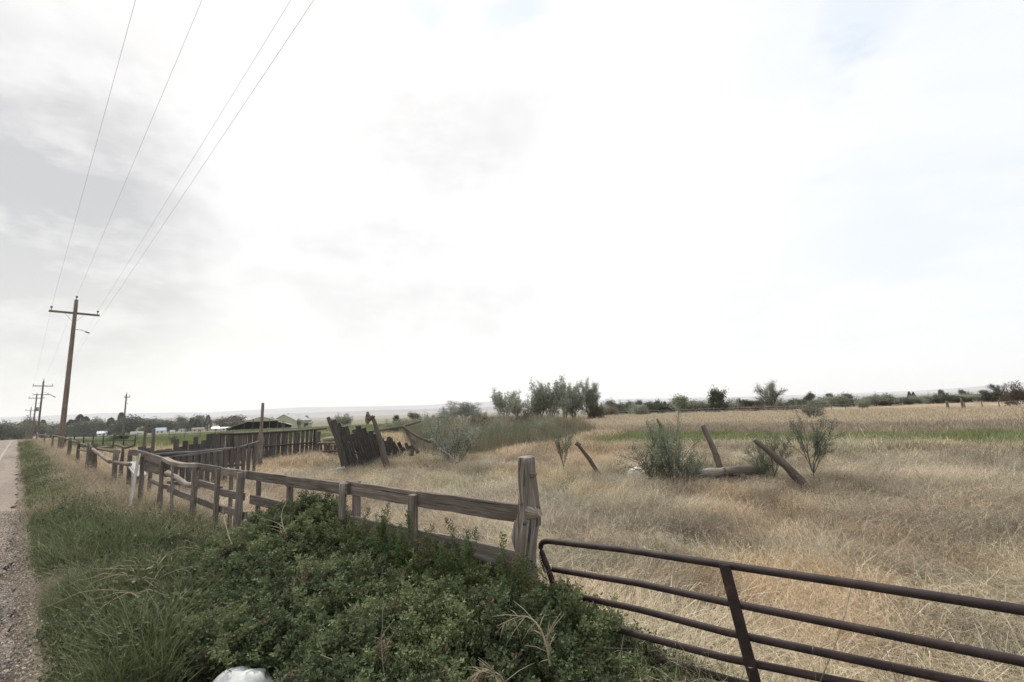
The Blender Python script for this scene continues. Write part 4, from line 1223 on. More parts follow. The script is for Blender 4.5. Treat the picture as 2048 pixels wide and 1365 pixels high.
# ------------------------------------------------------------------ utility poles and wires
def utility_pole(px, pb, pt, arm_w, label, Y=None, second=False, transf=False, armdrop=1.0, armdir=None, name='utility_pole', arm=True):
    if Y is None: p = G(px, pb)
    else: p = at(px, pb, Y)
    g_ = hz(p.x, p.y); p.z = g_ if Y is None else p.z
    tp = at(px, pt[1], p.y); tp = at(pt[0], pt[1], p.y); H = tp.z - p.z
    t = empty(name, p, label, 'utility pole', 'utility poles along the road')
    r0, r1 = .17, .11
    lean = Vector((tp.x - p.x, 0, 0)) * .35
    top = p + Vector((lean.x, 0, H))
    mb = MB(p); mb.sweep([p - Vector((0, 0, .3)), top], [r0, r1], 'round', 12, .03, int(px), sub=16); mb.build('shaft', M['pole'], t)
    ad = Vector((RN.x, RN.y, 0)) if armdir is None else armdir
    res = []
    if arm:
        ac = top - Vector((0, 0, armdrop)) - ad.cross(Vector((0, 0, 1))) * .16
        a0 = ac - ad * arm_w / 2; a1 = ac + ad * arm_w / 2
        mb = MB(p); mb.sweep([a0, a1], (.12, .15), 'board', bump=.04, sub=6); mb.build('crossarm', M['fence'], t)
        for s_ in (-1, 1):
            mb = MB(p); mb.sweep([ac + ad * s_ * arm_w * .21, ac + ad * s_ * .1 - Vector((0, 0, .62))], (.035, .012), 'board'); mb.build('brace', M['dark_metal'], t)
        for s_, c in ((-1, ac - ad * (arm_w / 2 - .12) + Vector((0, 0, .075))), (1, ac + ad * (arm_w / 2 - .12) + Vector((0, 0, .075))), (0, top)):
            mb = MB(p); mb.sweep([c, c + Vector((0, 0, .14)), c + Vector((0, 0, .15)), c + Vector((0, 0, .27)), c + Vector((0, 0, .30))], [.018, .018, .06, .065, .03], 'round', 10); mb.build('insulator', M['insulator'], t)
            res.append(c + Vector((0, 0, .30)))
        bx = top - Vector((0, 0, armdrop + 1.35)); mb = MB(p)
        mb.sweep([bx + ad * .1 + Vector((0, 0, .1)), bx + ad * .45 + Vector((0, 0, .1)), bx + ad * .75 - Vector((0, 0, .05))], [.02, .02, .02], 'round', 6); mb.build('bracket', M['dark_metal'], t)
        mb = MB(p); mb.sweep([bx + ad * .66 - Vector((0, 0, 0)), bx + ad * .9 - Vector((0, 0, .09))], [.05, .05], 'round', 8); mb.build('insulator', M['insulator'], t)
        res.append(bx + ad * .9 - Vector((0, 0, .09)))
        if second:
            b2 = top - Vector((0, 0, armdrop + 1.6)); mb = MB(p); mb.sweep([b2 - ad * 1.1, b2 + ad * 1.1], (.10, .12), 'board', bump=.04); mb.build('crossarm', M['slab_brown'], t)
            mb = MB(p); mb.sweep([b2 + ad * 1.1, b2 + ad * 1.8 - Vector((0, 0, .5))], [.05, .08], 'round', 8); mb.build('cutout', M['insulator'], t)
        if transf:
            b2 = top - Vector((0, 0, armdrop + 2.6)) + ad * .38
            mb = MB(p); mb.sweep([b2 - Vector((0, 0, .5)), b2 + Vector((0, 0, .4)), b2 + Vector((0, 0, .48))], [.25, .25, .18], 'round', 14); mb.build('transformer', M['steel'], t)
    return p, top, res
p1_, top1, W1 = utility_pole(120, 903, (152, 600), 2.75, 'nearest and tallest brown utility pole standing in dry grass at the roadside', Y=33.0)
_, _, W2 = utility_pole(78, 0, (90, 762), 2.6, 'second utility pole along the road with a double crossarm', Y=66, second=True) if False else (None, None, None)
def road_pole(dist, v, Hh, label, **k):
    x = dist * RD.x + v * RN.x; y = dist * RD.y + v * RN.y; p = Vector((x, y, hz(x, y)))
    q = pix(p); w = pix(p + Vector((0, 0, Hh)))
    return utility_pole(q[0], q[1], w, 2.7, label, Y=p.y, **k)
u1, v1 = uv(p1_.x, p1_.y)
H1 = top1.z - p1_.z
_, _, W2 = road_pole(u1 + 75, v1 + .3, H1 + .0, 'second utility pole along the road with a short extra crossarm', second=True)
_, _, W3 = road_pole(u1 + 112, v1 + .2, H1 - .1, 'third utility pole along the road carrying a grey transformer', transf=True)
_, _, W4 = road_pole(u1 + 176, v1 + .2, H1 - .3, 'fourth utility pole along the road rising above a dark tree')
_, _, W5 = road_pole(u1 + 246, v1 + .3, H1 - .4, 'smallest and farthest utility pole of the roadside line')
_, _, W0 = road_pole(u1 - 52, v1 + .1, H1 + 1.6, 'utility pole behind the camera that carries the wires overhead')
# remove pole outside the frame: only its wire ends are needed
for o in [o for o in COL.objects if o.get('label', '').startswith('utility pole behind')]:
    for c in list(o.children): bpy.data.objects.remove(c)
    bpy.data.objects.remove(o)
lab = ('left hand', 'right hand', 'topmost', 'lowest')
for k in range(4):
    pts = []
    seq = [W0, W1, W2, W3, W4, W5]
    for a, b_ in zip(seq, seq[1:]):
        for i in range(20):
            s_ = i / 20; q = a[k].lerp(b_[k], s_); q.z -= 4 * (.12 if a is W0 else .6) * s_ * (1 - s_); pts.append(q)
    pts.append(W5[k])
    mb = MB(pts[0]); mb.sweep(pts, [.0044] * len(pts), 'round', 5)
    o = mb.build('power_line', M['wire'], None); o.location = pts[0]
    tag(o, '%s of the four wires strung along the roadside poles' % lab[k], 'wire', 'overhead wires along the road')
# the pole in the left pasture
p = at(246, 866, 95); pz = p.copy(); pz.z = hz(p.x, p.y)
adir = Vector((.9, -.45, 0)).normalized()
t1 = pix(pz)
utility_pole(t1[0], t1[1], (253, 788), 2.3, 'lone utility pole standing in the green pasture in front of the farm trees', Y=95, armdir=adir, armdrop=.7)

# ------------------------------------------------------------------ trees and shrubs
def grow(rg, p, d, L, r, depth, segs, out, spread, tips, shrink=.72, kids=(2, 3), gravity=0.0, wander=.18):
    pts = [p.copy()]; q = p.copy(); dd = d.copy()
    for i in range(segs):
        dd = (dd + Vector((rg.gauss(0, wander), rg.gauss(0, wander), rg.gauss(0, wander * .6) + gravity))).normalized()
        q = q + dd * (L / segs); pts.append(q.copy())
    out.append((pts, r, r * .6))
    if depth <= 0:
        tips.append(pts); return
    n = rg.randint(*kids)
    for i in range(n + (1 if depth > 1 else 0)):
        f = rg.uniform(.35, 1.0) if i else 1.0
        k = min(segs, max(1, int(f * segs))); a = pts[k]
        nd = (dd + Vector((rg.gauss(0, spread), rg.gauss(0, spread), rg.gauss(0, spread * .5)))).normalized()
        grow(rg, a, nd, L * shrink * rg.uniform(.8, 1.15), r * .6, depth - 1, segs, out, spread, tips, shrink, kids, gravity, wander)
def tube_mesh(name, branches, sides=5):
    mb = MB()
    for pts, r0, r1 in branches:
        n = len(pts); mb.sweep(pts, [r0 + (r1 - r0) * i / (n - 1) for i in range(n)], 'round', sides)
    return mb.mesh(name)
def make_plant(kind, seed):
    """returns (wood mesh, leaf mesh) for a plant about 1 unit tall"""
    rg = random.Random(seed); nr = np.random.default_rng(seed)
    out = []; tips = []
    if kind == 'olive':            # several upright stems, ragged top
        for i in range(7):
            a = rg.random() * 6.28; d = Vector((math.cos(a) * .42, math.sin(a) * .42, 1)).normalized()
            grow(rg, Vector((math.cos(a) * .03, math.sin(a) * .03, 0)), d, rg.uniform(.34, .5), .014, 3, 3, out, .34, tips, .62, (2, 3), .04)
        nl, sz, jit = 8500, .030, .034
    elif kind == 'round':
        grow(rg, Vector((0, 0, 0)), Vector((0, 0, 1)), .30, .034, 4, 3, out, .55, tips, .70, (3, 4), .01)
        nl, sz, jit = 6000, .036, .050
    elif kind == 'spread':         # open airy crown on visible limbs
        for i in range(4):
            a = i * 1.57 + rg.random(); d = Vector((math.cos(a) * .55, math.sin(a) * .55, 1)).normalized()
            grow(rg, Vector((0, 0, 0)), d, .48, .022, 3, 4, out, .42, tips, .60, (3, 3), .02)
        nl, sz, jit = 6500, .024, .035
    elif kind == 'shrub':          # dense multi-stem field shrub
        for i in range(16):
            a = rg.random() * 6.28; k_ = rg.uniform(.1, .75); d = Vector((math.cos(a) * k_, math.sin(a) * k_, 1)).normalized()
            grow(rg, Vector((math.cos(a) * .05, math.sin(a) * .05, 0)), d, rg.uniform(.3, .5), .006, 2, 4, out, .3, tips, .62, (2, 3), .04)
        nl, sz, jit = 5200, .019, .026
    elif kind == 'low':            # wide low hedge shrub
        for i in range(14):
            a = rg.random() * 6.28; k_ = rg.uniform(.3, 1.3); d = Vector((math.cos(a) * k_, math.sin(a) * k_, 1)).normalized()
            grow(rg, Vector((math.cos(a) * .1, math.sin(a) * .1, 0)), d, rg.uniform(.4, .6), .010, 2, 3, out, .45, tips, .65, (3, 3), .0)
        nl, sz, jit = 6000, .055, .065
    elif kind == 'sapling':        # nearly bare upright sapling, candelabra of thin limbs
        out.append(([Vector((0, 0, -.03)), Vector((.005, 0, .10)), Vector((0, 0, .18))], .013, .010))
        for i in range(7):
            a = i * .9 + rg.random() * .4; k_ = rg.uniform(.25, .8); d = Vector((math.cos(a) * k_, math.sin(a) * k_, 1)).normalized()
            grow(rg, Vector((0, 0, .16)), d, rg.uniform(.34, .50), .0065, 3, 5, out, .30, tips, .60, (2, 3), .05, .12)
        nl, sz, jit = 5200, .016, .018
    if kind in ('olive', 'round', 'spread', 'shrub', 'low', 'sapling'):
        T = [np.array([list(p) for p in t]) for t in tips]
        idx = nr.integers(0, len(T), nl); f = nr.random(nl) ** .8
        cs = np.empty((nl, 3))
        for i in range(nl):
            t = T[idx[i]]; k = f[i] * (len(t) - 1); a = int(min(k, len(t) - 2)); cs[i] = t[a] + (t[a + 1] - t[a]) * (k - a)
        cs += nr.normal(0, jit, cs.shape)
        if kind in ('shrub', 'sapling'):          # some leaves on lower stems too
            pass
        cs[:, 2] = np.maximum(cs[:, 2], .02)
        cl = nr.random(len(T)); bc = np.clip(cl[idx] * .6 + nr.random(nl) * .4, 0, 1)
        lm = leaves_mesh(kind + '_crown', cs, sz, nr, .6, bc=bc)
    else:
        out.append(([Vector((0, 0, 0)), Vector((0, 0, .5)), Vector((0, 0, .97))], .03, .006))
        nl = 4200; h_ = nr.random(nl) ** .8; a = nr.random(nl) * 6.28
        if kind == 'column': R0 = .14 * np.sin(np.clip(h_ * .93 + .07, 0, 1) * np.pi) ** .55 * (1 + .25 * np.sin(a * 3 + h_ * 9))
        else: R0 = (.26 * (1 - h_) ** .85 + .01) * (1 + .3 * np.sin(a * 5 + h_ * 40) * nr.random(nl))
        rr_ = R0 * np.sqrt(.25 + .75 * nr.random(nl))
        cs = np.stack([np.cos(a) * rr_, np.sin(a) * rr_, .05 + .93 * h_], -1)
        cs += nr.normal(0, .008, cs.shape)
        dirs = np.stack([np.cos(a), np.sin(a), np.full(nl, .8 if kind == 'column' else -.1)], -1)
        lm = leaves_mesh(kind + '_crown', cs, .045, nr, .35, dirs=dirs)
    _z = np.empty(len(lm.vertices) * 3, np.float32); lm.vertices.foreach_get('co', _z); zmax = float(np.percentile(_z[2::3], 97.5))
    tm = tube_mesh(kind + '_trunk', out, 5)
    for me in (lm, tm):
        co = np.empty(len(me.vertices) * 3, np.float32); me.vertices.foreach_get('co', co); me.vertices.foreach_set('co', co / zmax); me.update()
    x_ = np.empty(len(lm.vertices) * 3, np.float32); lm.vertices.foreach_get('co', x_); x_ = x_.reshape(-1, 3)
    wid = float(np.percentile(np.abs(x_[:, 0]), 97) * 2)
    return tm, lm, wid
PL = {}
for kind, ns in (('olive', 3), ('round', 3), ('spread', 2), ('shrub', 3), ('low', 3), ('sapling', 3), ('column', 1), ('cone', 1)):
    PL[kind] = [make_plant(kind, 300 + i * 7 + len(kind)) for i in range(ns)]
_mm = {}
pcount = {}
def plant(name, kind, px, pb, pt, wpx, leafm, label, cat, group=None, Y=None, var=None, parts=True, sink=0.0):
    p = G(px, pb) if Y is None else at(px, pb, Y)
    p.z = hz(p.x, p.y) - sink
    H = at(px, pt, p.y).z - p.z
    k = pcount.get(kind, 0); pcount[kind] = k + 1
    vi = (k if var is None else var) % len(PL[kind])
    tm, lm, wid = PL[kind][vi]
    key = (kind, vi, leafm)
    if key not in _mm:
        l2 = lm.copy(); l2.materials.append(M[leafm]); t2 = tm.copy(); t2.materials.append(M['bark']); _mm[key] = (t2, l2)
    t2, l2 = _mm[key]
    e = empty(name, p, label, cat, group)
    d = math.hypot(p.x, p.y); W = wpx * p.y / F * (p.y / d if False else 1) 
    sx = W / wid * 0.75 if wpx else H          # off-axis widening
    e.scale = (sx, sx, H); e.rotation_euler = (0, 0, rnd.random() * 6.28)
    o1 = bpy.data.objects.new('trunk', t2); COL.objects.link(o1); o1.parent = e
    o2 = bpy.data.objects.new('crown', l2); COL.objects.link(o2); o2.parent = e
    return e
# field shrubs and saplings
plant('shrub', 'shrub', 1345, 976, 838, 140, 'shrub_leaf', 'large grey green shrub growing left of the low log pile in the field', 'shrub', var=0)
plant('shrub', 'shrub', 1312, 975, 890, 100, 'shrub_leaf', 'lower leafy shrub hugging the left side of the large grey green shrub', 'shrub', var=1)
plant('shrub', 'shrub', 1376, 978, 900, 90, 'shrub_leaf', 'small dense shrub at the right foot of the large grey green shrub', 'shrub', var=2)
plant('sapling', 'sapling', 1630, 972, 838, 125, 'shrub_leaf', 'forked nearly bare sapling right of the slanting mossy post', 'sapling', var=0)
plant('sapling', 'sapling', 1128, 951, 862, 62, 'shrub_leaf', 'small bare sapling between the gate post and the leaning knobbed post', 'sapling', var=0)
plant('shrub', 'sapling', 1550, 972, 868, 105, 'shrub_leaf', 'thin upright shrub growing through the slanting mossy post', 'shrub', var=2)
plant('shrub', 'shrub', 1530, 970, 900, 60, 'shrub_leaf', 'small green shrub at the right end of the log pile', 'shrub', var=1)
plant('shrub', 'shrub', 912, 932, 836, 125, 'silver', 'rounded silver green shrub behind the fallen prop', 'shrub', var=2)
plant('shrub', 'shrub', 885, 915, 858, 60, 'shrub_leaf', 'small green shrub left of the rounded silver shrub', 'shrub', var=0)
plant('shrub', 'shrub', 1625, 842, 802, 60, 'silver', 'lone shrub standing in the golden grass beyond the forked sapling', 'shrub', var=1)
plant('shrub', 'low', 240, 884, 868, 40, 'mid_leaf', 'bushy green shrub in the pasture under the lone utility pole', 'shrub')
plant('shrub', 'shrub', 345, 893, 872, 14, 'mid_leaf', 'small sprout in the pasture before the far slab row', 'shrub')
plant('shrub', 'sapling', 597, 865, 838, 20, 'brown_leaf', 'brown bare shrub behind the far slab row near its right end', 'shrub')
plant('shrub', 'sapling', 565, 868, 842, 18, 'mid_leaf', 'thin green shrub behind the far slab row right of the tall pole', 'shrub')
# middle tree clump
gname = 'grey green trees of the clump behind the thicket'
for px, pb, pt, w, k_, mt, lab in (
    (925, 842, 806, 62, 'olive', 'silver', 'low silvery tree at the left end of the tree clump'),
    (897, 842, 818, 40, 'low', 'mid_leaf', 'low green bush left of the silvery tree'),
    (1012, 840, 785, 62, 'olive', 'olive', 'detached grey green tree left of the main clump'),
    (1036, 842, 800, 44, 'olive', 'silver', 'pale shrub tree on the right side of the detached tree'),
    (955, 840, 822, 30, 'low', 'silver', 'small pale bush between the silvery tree and the detached tree'),
    (1080, 843, 782, 56, 'olive', 'olive', 'leftmost darker tree of the main clump'),
    (1103, 843, 766, 72, 'olive', 'olive', 'tallest broad tree of the main clump'),
    (1130, 842, 770, 46, 'olive', 'olive', 'dark middle tree of the main clump'),
    (1150, 843, 775, 48, 'olive', 'silver', 'ragged pale tree right of the middle of the clump'),
    (1180, 841, 768, 52, 'olive', 'silver', 'tall airy tree at the right edge of the main clump'),
    (1194, 842, 800, 40, 'low', 'mid_leaf', 'low bush at the right foot of the main clump'),
    (1066, 842, 815, 34, 'low', 'mid_leaf', 'low bush at the left foot of the main clump')):
    plant('tree' if k_ == 'olive' else 'bush', k_, px, pb, pt, w * 1.15, mt, lab, 'tree' if k_ == 'olive' else 'bush', gname)
for px, pb, pt, w, k_, mt, lab in ((865, 900, 848, 60, 'shrub', 'shrub_leaf', 'green shrub at the left front of the thicket behind the drooping branch'), (1000, 885, 836, 90, 'shrub', 'silver', 'pale shrub poking out of the middle of the thicket'),
    (1075, 880, 842, 80, 'shrub', 'olive', 'olive shrub near the right end of the thicket'), (960, 870, 828, 70, 'shrub', 'brown_leaf', 'brown twiggy shrub in the back of the thicket'),
    (1130, 872, 846, 60, 'shrub', 'brown_leaf', 'brown twiggy shrub at the right end of the thicket'), (850, 868, 836, 60, 'low', 'olive', 'olive bush at the back left of the thicket'),
    (1040, 862, 832, 70, 'low', 'brown_leaf', 'low brown bush behind the thicket below the detached tree'), (790, 868, 842, 60, 'low', 'olive', 'low olive bush behind the long slanting pole'),
    (1095, 862, 838, 60, 'low', 'silver', 'low pale bush behind the thicket below the main clump')):
    plant('shrub', k_, px, pb, pt, w, mt, lab, 'shrub')
# right hand trees and hedge line
for px, Y, pt, w, k_, mt, lab in (
    (1375, 110, 795, 66, 'round', 'olive', 'rounded pale green tree left of the dark pointed tree'),
    (1438, 108, 781, 44, 'round', 'dark_leaf', 'dark round tree with a ragged top right of the middle'),
    (1410, 108, 802, 26, 'shrub', 'olive', 'small upright tree between the pale round and the dark tree'),
    (1540, 105, 768, 62, 'spread', 'silver', 'airy spreading tree with visible limbs on the skyline'),
    (1995, 120, 770, 64, 'spread', 'dark_leaf', 'wide flat topped tree near the right edge of the photo'),
    (1312, 170, 803, 18, 'round', 'dark_leaf', 'small dark tree above the hedge left of the pale round tree'),
    (1488, 150, 800, 14, 'cone', 'conifer', 'small dark conifer left of the spreading tree')):
    plant('tree', k_, px, 815, pt, w, mt, lab, 'tree', None, Y=Y)
hg = 'bushes of the hedge line across the far side of the field'
hl = 'one of the grey green bushes forming the far hedge line'
rg = random.Random(3)
i = 0; px = 1212
pairs = []
while px < 2075:
    t_ = 811 - (px - 1212) * .029 + rg.uniform(-4, 4)
    Y = 118 + rg.uniform(-6, 14)
    pairs.append((px, t_, Y)); px += 17 + rg.uniform(-4, 6)
LM = [(1205, 'the grey green tree clump'), (1375, 'the pale rounded tree'), (1438, 'the dark round tree'), (1540, 'the airy spreading tree'), (1625, 'the lone shrub in golden grass'),
      (1765, 'the white roofed building'), (1910, 'the two thick gate posts'), (1995, 'the flat topped tree')]
ORD = ('nearest', 'second', 'third', 'fourth', 'fifth', 'sixth')
lmc = {}
info = []
for i, (px, t_, Y) in enumerate(pairs):
    L0 = min(LM, key=lambda l: abs(l[0] - px)); side = 'right' if px > L0[0] else 'left'
    info.append((L0[1], side, abs(px - L0[0])))
ranks = {}
for key in set((a, b_) for a, b_, c in info):
    for r_, i in enumerate(sorted((j for j, q in enumerate(info) if q[:2] == key), key=lambda j: info[j][2])): ranks[i] = r_
for i, (px, t_, Y) in enumerate(pairs):
    mt = ('olive', 'mid_leaf', 'dark_leaf', 'olive', 'silver')[i % 5] if rg.random() < .8 else 'dark_leaf'
    k_ = 'low' if rg.random() < .65 else 'round'
    lb = '%s %s hedge bush, %s to the %s of %s' % ({'olive': 'olive', 'mid_leaf': 'green', 'dark_leaf': 'dark', 'silver': 'pale'}[mt], 'spreading' if k_ == 'low' else 'rounded', ORD[min(ranks[i], 5)], info[i][1], info[i][0])
    plant('hedge_bush', k_, px, 815, t_, 44 + rg.uniform(-6, 14), mt, lb, 'bush', hg, Y=Y)
# second, farther row partly behind: dark small trees
ft = 'small dark trees scattered beyond the hedge line'
FTL = {1225: 'dark tree top just above the hedge beside the tree clump', 1262: 'broad dark tree top above the hedge right of the clump', 1290: 'low dark tree top between the broad one and the pale rounded tree',
       1330: 'tiny pointed conifer close left of the pale rounded tree', 1622: 'dark tree top behind the lone shrub in golden grass', 1655: 'wide dark tree top right of the lone shrub',
       1690: 'upright dark bush top left of the white roofed building', 1822: 'left one of a pair of tiny conifers right of the white roofed building', 1830: 'right one of a pair of tiny conifers right of the white roofed building',
       1888: 'small dark tree top above the left thick gate post', 1932: 'small dark tree top above the right thick gate post', 1478: 'tiny dark tree top left of the airy spreading tree', 1700: 'dark tree top nearest left of the white roofed building'}
for px, pt, w, k_ in ((1225, 806, 26, 'round'), (1262, 806, 30, 'round'), (1290, 809, 22, 'round'), (1330, 806, 12, 'cone'), (1622, 790, 20, 'round'), (1655, 791, 24, 'round'),
                      (1690, 787, 16, 'shrub'), (1822, 786, 10, 'cone'), (1830, 787, 10, 'cone'), (1888, 783, 12, 'round'), (1932, 783, 14, 'round'), (1478, 801, 10, 'round'), (1700, 791, 20, 'round')):
    plant('tree', k_, px, 810, pt - 2, w * 1.2, 'dark_leaf' if k_ != 'cone' else 'conifer', FTL[px], 'tree', ft, Y=210)
plant('bush', 'low', 2046, 824, 772, 60, 'brown_leaf', 'brownish bush cut by the right edge of the photo', 'bush', Y=75)
for px, w in ((1560, 80), (1500, 60), (1215, 60)):
    plant('bush', 'low', px, 828, 816 - (px - 1215) * .012, w, 'brown_leaf', {1560: 'low reddish bush under the airy spreading tree', 1500: 'low reddish bush left of the airy spreading tree', 1215: 'low reddish bush right of the tree clump base'}[px], 'bush', Y=100)
plant('bush', 'low', 1285, 836, 814, 40, 'olive', 'low olive bush standing before the hedge left of the pale round tree', 'bush', Y=95)
plant('bush', 'low', 1725, 815, 800, 30, 'olive', 'small pale bush in the golden grass before the hedge', 'bush', Y=95)

# left farm trees
fg = 'farm trees beyond the green pasture'
L_ = [(8, 200, 850, 46, 'round', 'mid_leaf', 'leafy tree left of the road at the photo edge'), (34, 230, 850, 46, 'round', 'mid_leaf', 'leafy tree left of the road end'),
      (20, 215, 853, 40, 'low', 'dark_leaf', 'low bush between the trees left of the road'),
      (62, 300, 842, 30, 'round', 'dark_leaf', 'dark tree behind the roadside poles'), (84, 260, 843, 9, 'column', 'conifer', 'thin dark conifer just right of the second pole'),
      (100, 300, 850, 44, 'round', 'mid_leaf', 'broad tree right of the thin dark conifer'), (118, 300, 850, 40, 'round', 'mid_leaf', 'broad tree behind the foot of the nearest pole'),
      (140, 300, 842, 22, 'cone', 'conifer', 'pointed dark tree right of the nearest pole'), (157, 300, 832, 13, 'column', 'conifer', 'taller of the paired dark columnar trees'),
      (169, 300, 836, 13, 'column', 'conifer', 'shorter of the paired dark columnar trees'), (150, 290, 848, 44, 'round', 'dark_leaf', 'dark broad tree under the paired columnar trees'),
      (192, 300, 842, 32, 'round', 'mid_leaf', 'rounded tree between the paired columns and the single column'), (205, 300, 846, 30, 'round', 'mid_leaf', 'lighter tree beside the white gabled house'),
      (220, 300, 838, 12, 'column', 'conifer', 'short dark column tree left of the tallest column'), (240, 300, 828, 11, 'column', 'conifer', 'tallest single dark columnar tree near the lone utility pole'),
      (230, 310, 848, 30, 'round', 'dark_leaf', 'dark tree between the two single column trees'),
      (273, 290, 838, 46, 'round', 'dark_leaf', 'big domed dark tree right of the lone utility pole'), (300, 310, 846, 30, 'round', 'mid_leaf', 'small round tree right of the domed tree'),
      (322, 320, 841, 40, 'round', 'mid_leaf', 'pale green tree behind the blue roofed house'), (345, 300, 843, 44, 'round', 'dark_leaf', 'dark tree right of the blue roofed house'),
      (365, 330, 836, 40, 'round', 'mid_leaf', 'tree left of the conifers on the farm skyline'), (383, 300, 839, 16, 'cone', 'conifer', 'left conifer of the pair above the pink house'),
      (394, 300, 841, 16, 'cone', 'conifer', 'right conifer of the pair above the pink house'), (415, 320, 833, 14, 'cone', 'conifer', 'taller conifer left of the reddish tree'),
      (405, 330, 841, 30, 'round', 'mid_leaf', 'leafy tree behind the tall conifer'), (440, 310, 838, 44, 'round', 'brown_leaf', 'reddish brown tree left of the open barn'),
      (460, 330, 836, 26, 'round', 'dark_leaf', 'dark tree between reddish tree and barn'), (468, 320, 834, 8, 'column', 'conifer', 'small dark column beside the open barn roof'),
      (542, 230, 838, 9, 'round', 'dark_leaf', 'small tree between the two barns'), (575, 260, 834, 13, 'round', 'dark_leaf', 'dark round tree behind the pale gabled barn'),
      (594, 240, 840, 8, 'column', 'mid_leaf', 'narrow tree right of the pale gabled barn'), (617, 240, 835, 9, 'round', 'dark_leaf', 'isolated small tree right of the barns'),
      (682, 140, 832, 34, 'low', 'olive', 'olive bush on the skyline behind the leaning slabs'), (735, 200, 826, 7, 'column', 'mid_leaf', 'pointed little tree behind the forked post top'),
      (791, 190, 833, 11, 'round', 'dark_leaf', 'small dark tree right of the long slanting pole'), (835, 170, 828, 20, 'round', 'mid_leaf', 'round tree on the skyline left of the silvery tree'),
      (867, 170, 834, 22, 'low', 'brown_leaf', 'low brown bush left of the silvery tree')]
for px, Y, pt, w, k_, mt, lab in L_:
    if 285 < Y or px < 480: Y *= 1.5
    plant('tree' if 'bush' not in lab.split() [:4] and k_ != 'low' else 'bush', k_, px, 866 - px * .02, pt - 1, w * 1.5, mt, lab, 'tree' if k_ != 'low' else 'bush', fg, Y=Y)

# ------------------------------------------------------------------ houses and barns
def house(px, Y, w, d, hw, hr, wall, roof, label, rot=0.0, name='house', cat='house', windows=2, open_=False):
    p = at(px, 860, Y); p.z = hz(p.x, p.y)
    t = empty(name, p, label, cat); t.rotation_euler = (0, 0, rot)
    mb = MB(); W, Dp = w / 2, d / 2
    if not open_:
        mb.poly([(-W, -Dp, 0), (W, -Dp, 0), (W, Dp, 0), (-W, Dp, 0), (-W, -Dp, hw), (W, -Dp, hw), (W, Dp, hw), (-W, Dp, hw), (-W, 0, hw + hr), (W, 0, hw + hr)],
                [(0, 1, 5, 4), (1, 2, 6, 9, 5), (2, 3, 7, 6), (3, 0, 4, 8, 7)])
    mb.build('wall', M[wall], t) if not open_ else None
    for s_ in (-1, 1):
        e = .35; th = .12; k = hr / Dp
        y0_, z0_ = s_ * (Dp + e), hw - e * k; y1_, z1_ = 0.0, hw + hr
        mb = MB(); mb.poly([(-W - e, y0_, z0_ + .02), (W + e, y0_, z0_ + .02), (W + e, y1_, z1_ + .02), (-W - e, y1_, z1_ + .02), (-W - e, y0_, z0_ + th), (W + e, y0_, z0_ + th), (W + e, y1_, z1_ + th), (-W - e, y1_, z1_ + th)],
                           [(0, 3, 2, 1), (4, 5, 6, 7), (0, 1, 5, 4), (1, 2, 6, 5), (2, 3, 7, 6), (3, 0, 4, 7)])
        mb.build('roof', M[roof], t)
    for i in range(windows):
        x0 = -W + w * (i + .6) / (windows + .2) - .5
        mb = MB(); mb.box((x0, -Dp - .06, 1.0), (x0 + 1.1, -Dp - .01, 2.1)); mb.build('window', M['glass'], t)
    if not open_:
        mb = MB(); mb.box((W * .15, -Dp - .05, 0), (W * .15 + .9, -Dp - .012, 2.05)); mb.build('door', M['roof_brown'], t)
    return t
house(205, 441, 7, 6, 2.6, 2.0, 'wall_white', 'roof_white', 'small white gabled house under the short dark column tree', rot=R(40))
house(322, 418, 7.5, 7, 2.8, 2.4, 'wall_white', 'roof_blue', 'white house with a blue grey roof among the farm trees', rot=R(25))
house(397, 426, 9, 7, 3.0, 1.0, 'wall_pink', 'roof_brown', 'pinkish low house under the two conifers', rot=R(20))
house(372, 449, 11, 7, 2.6, 1.2, 'wall_white', 'roof_brown', 'low pale house left of the pinkish house', rot=R(18))
house(431, 418, 6, 6, 2.6, 1.4, 'wall_tan', 'roof_white', 'little shed with a bright white roof before the reddish tree', rot=R(30), name='shed', cat='shed', windows=1)
house(90, 511, 9, 7, 2.6, 1.6, 'wall_white', 'roof_white', 'white house far off beside the end of the road', rot=R(30))
house(178, 465, 9, 6, 2.6, 1.2, 'wall_tan', 'roof_white', 'pale house behind the base of the paired columnar trees', rot=R(30))
house(455, 387, 9, 5, 2.4, .8, 'wall_pink', 'roof_white', 'long low pale building left of the open barn', rot=R(15), name='shed', cat='shed')
house(583, 215, 9, 14, 3.6, 2.8, 'wall_tan', 'roof_grey', 'pale gabled barn with a grey green roof right of the open barn', rot=R(72), name='barn', cat='barn', windows=0)
house(605, 215, 8, 5, 2.2, .6, 'wall_tan', 'roof_brown', 'low lean shed attached right of the pale gabled barn', rot=R(20), name='shed', cat='shed')
house(1765, 420, 12, 7, 2.4, 1.2, 'wall_white', 'roof_white', 'distant white roofed building above the hedge line', name='house')
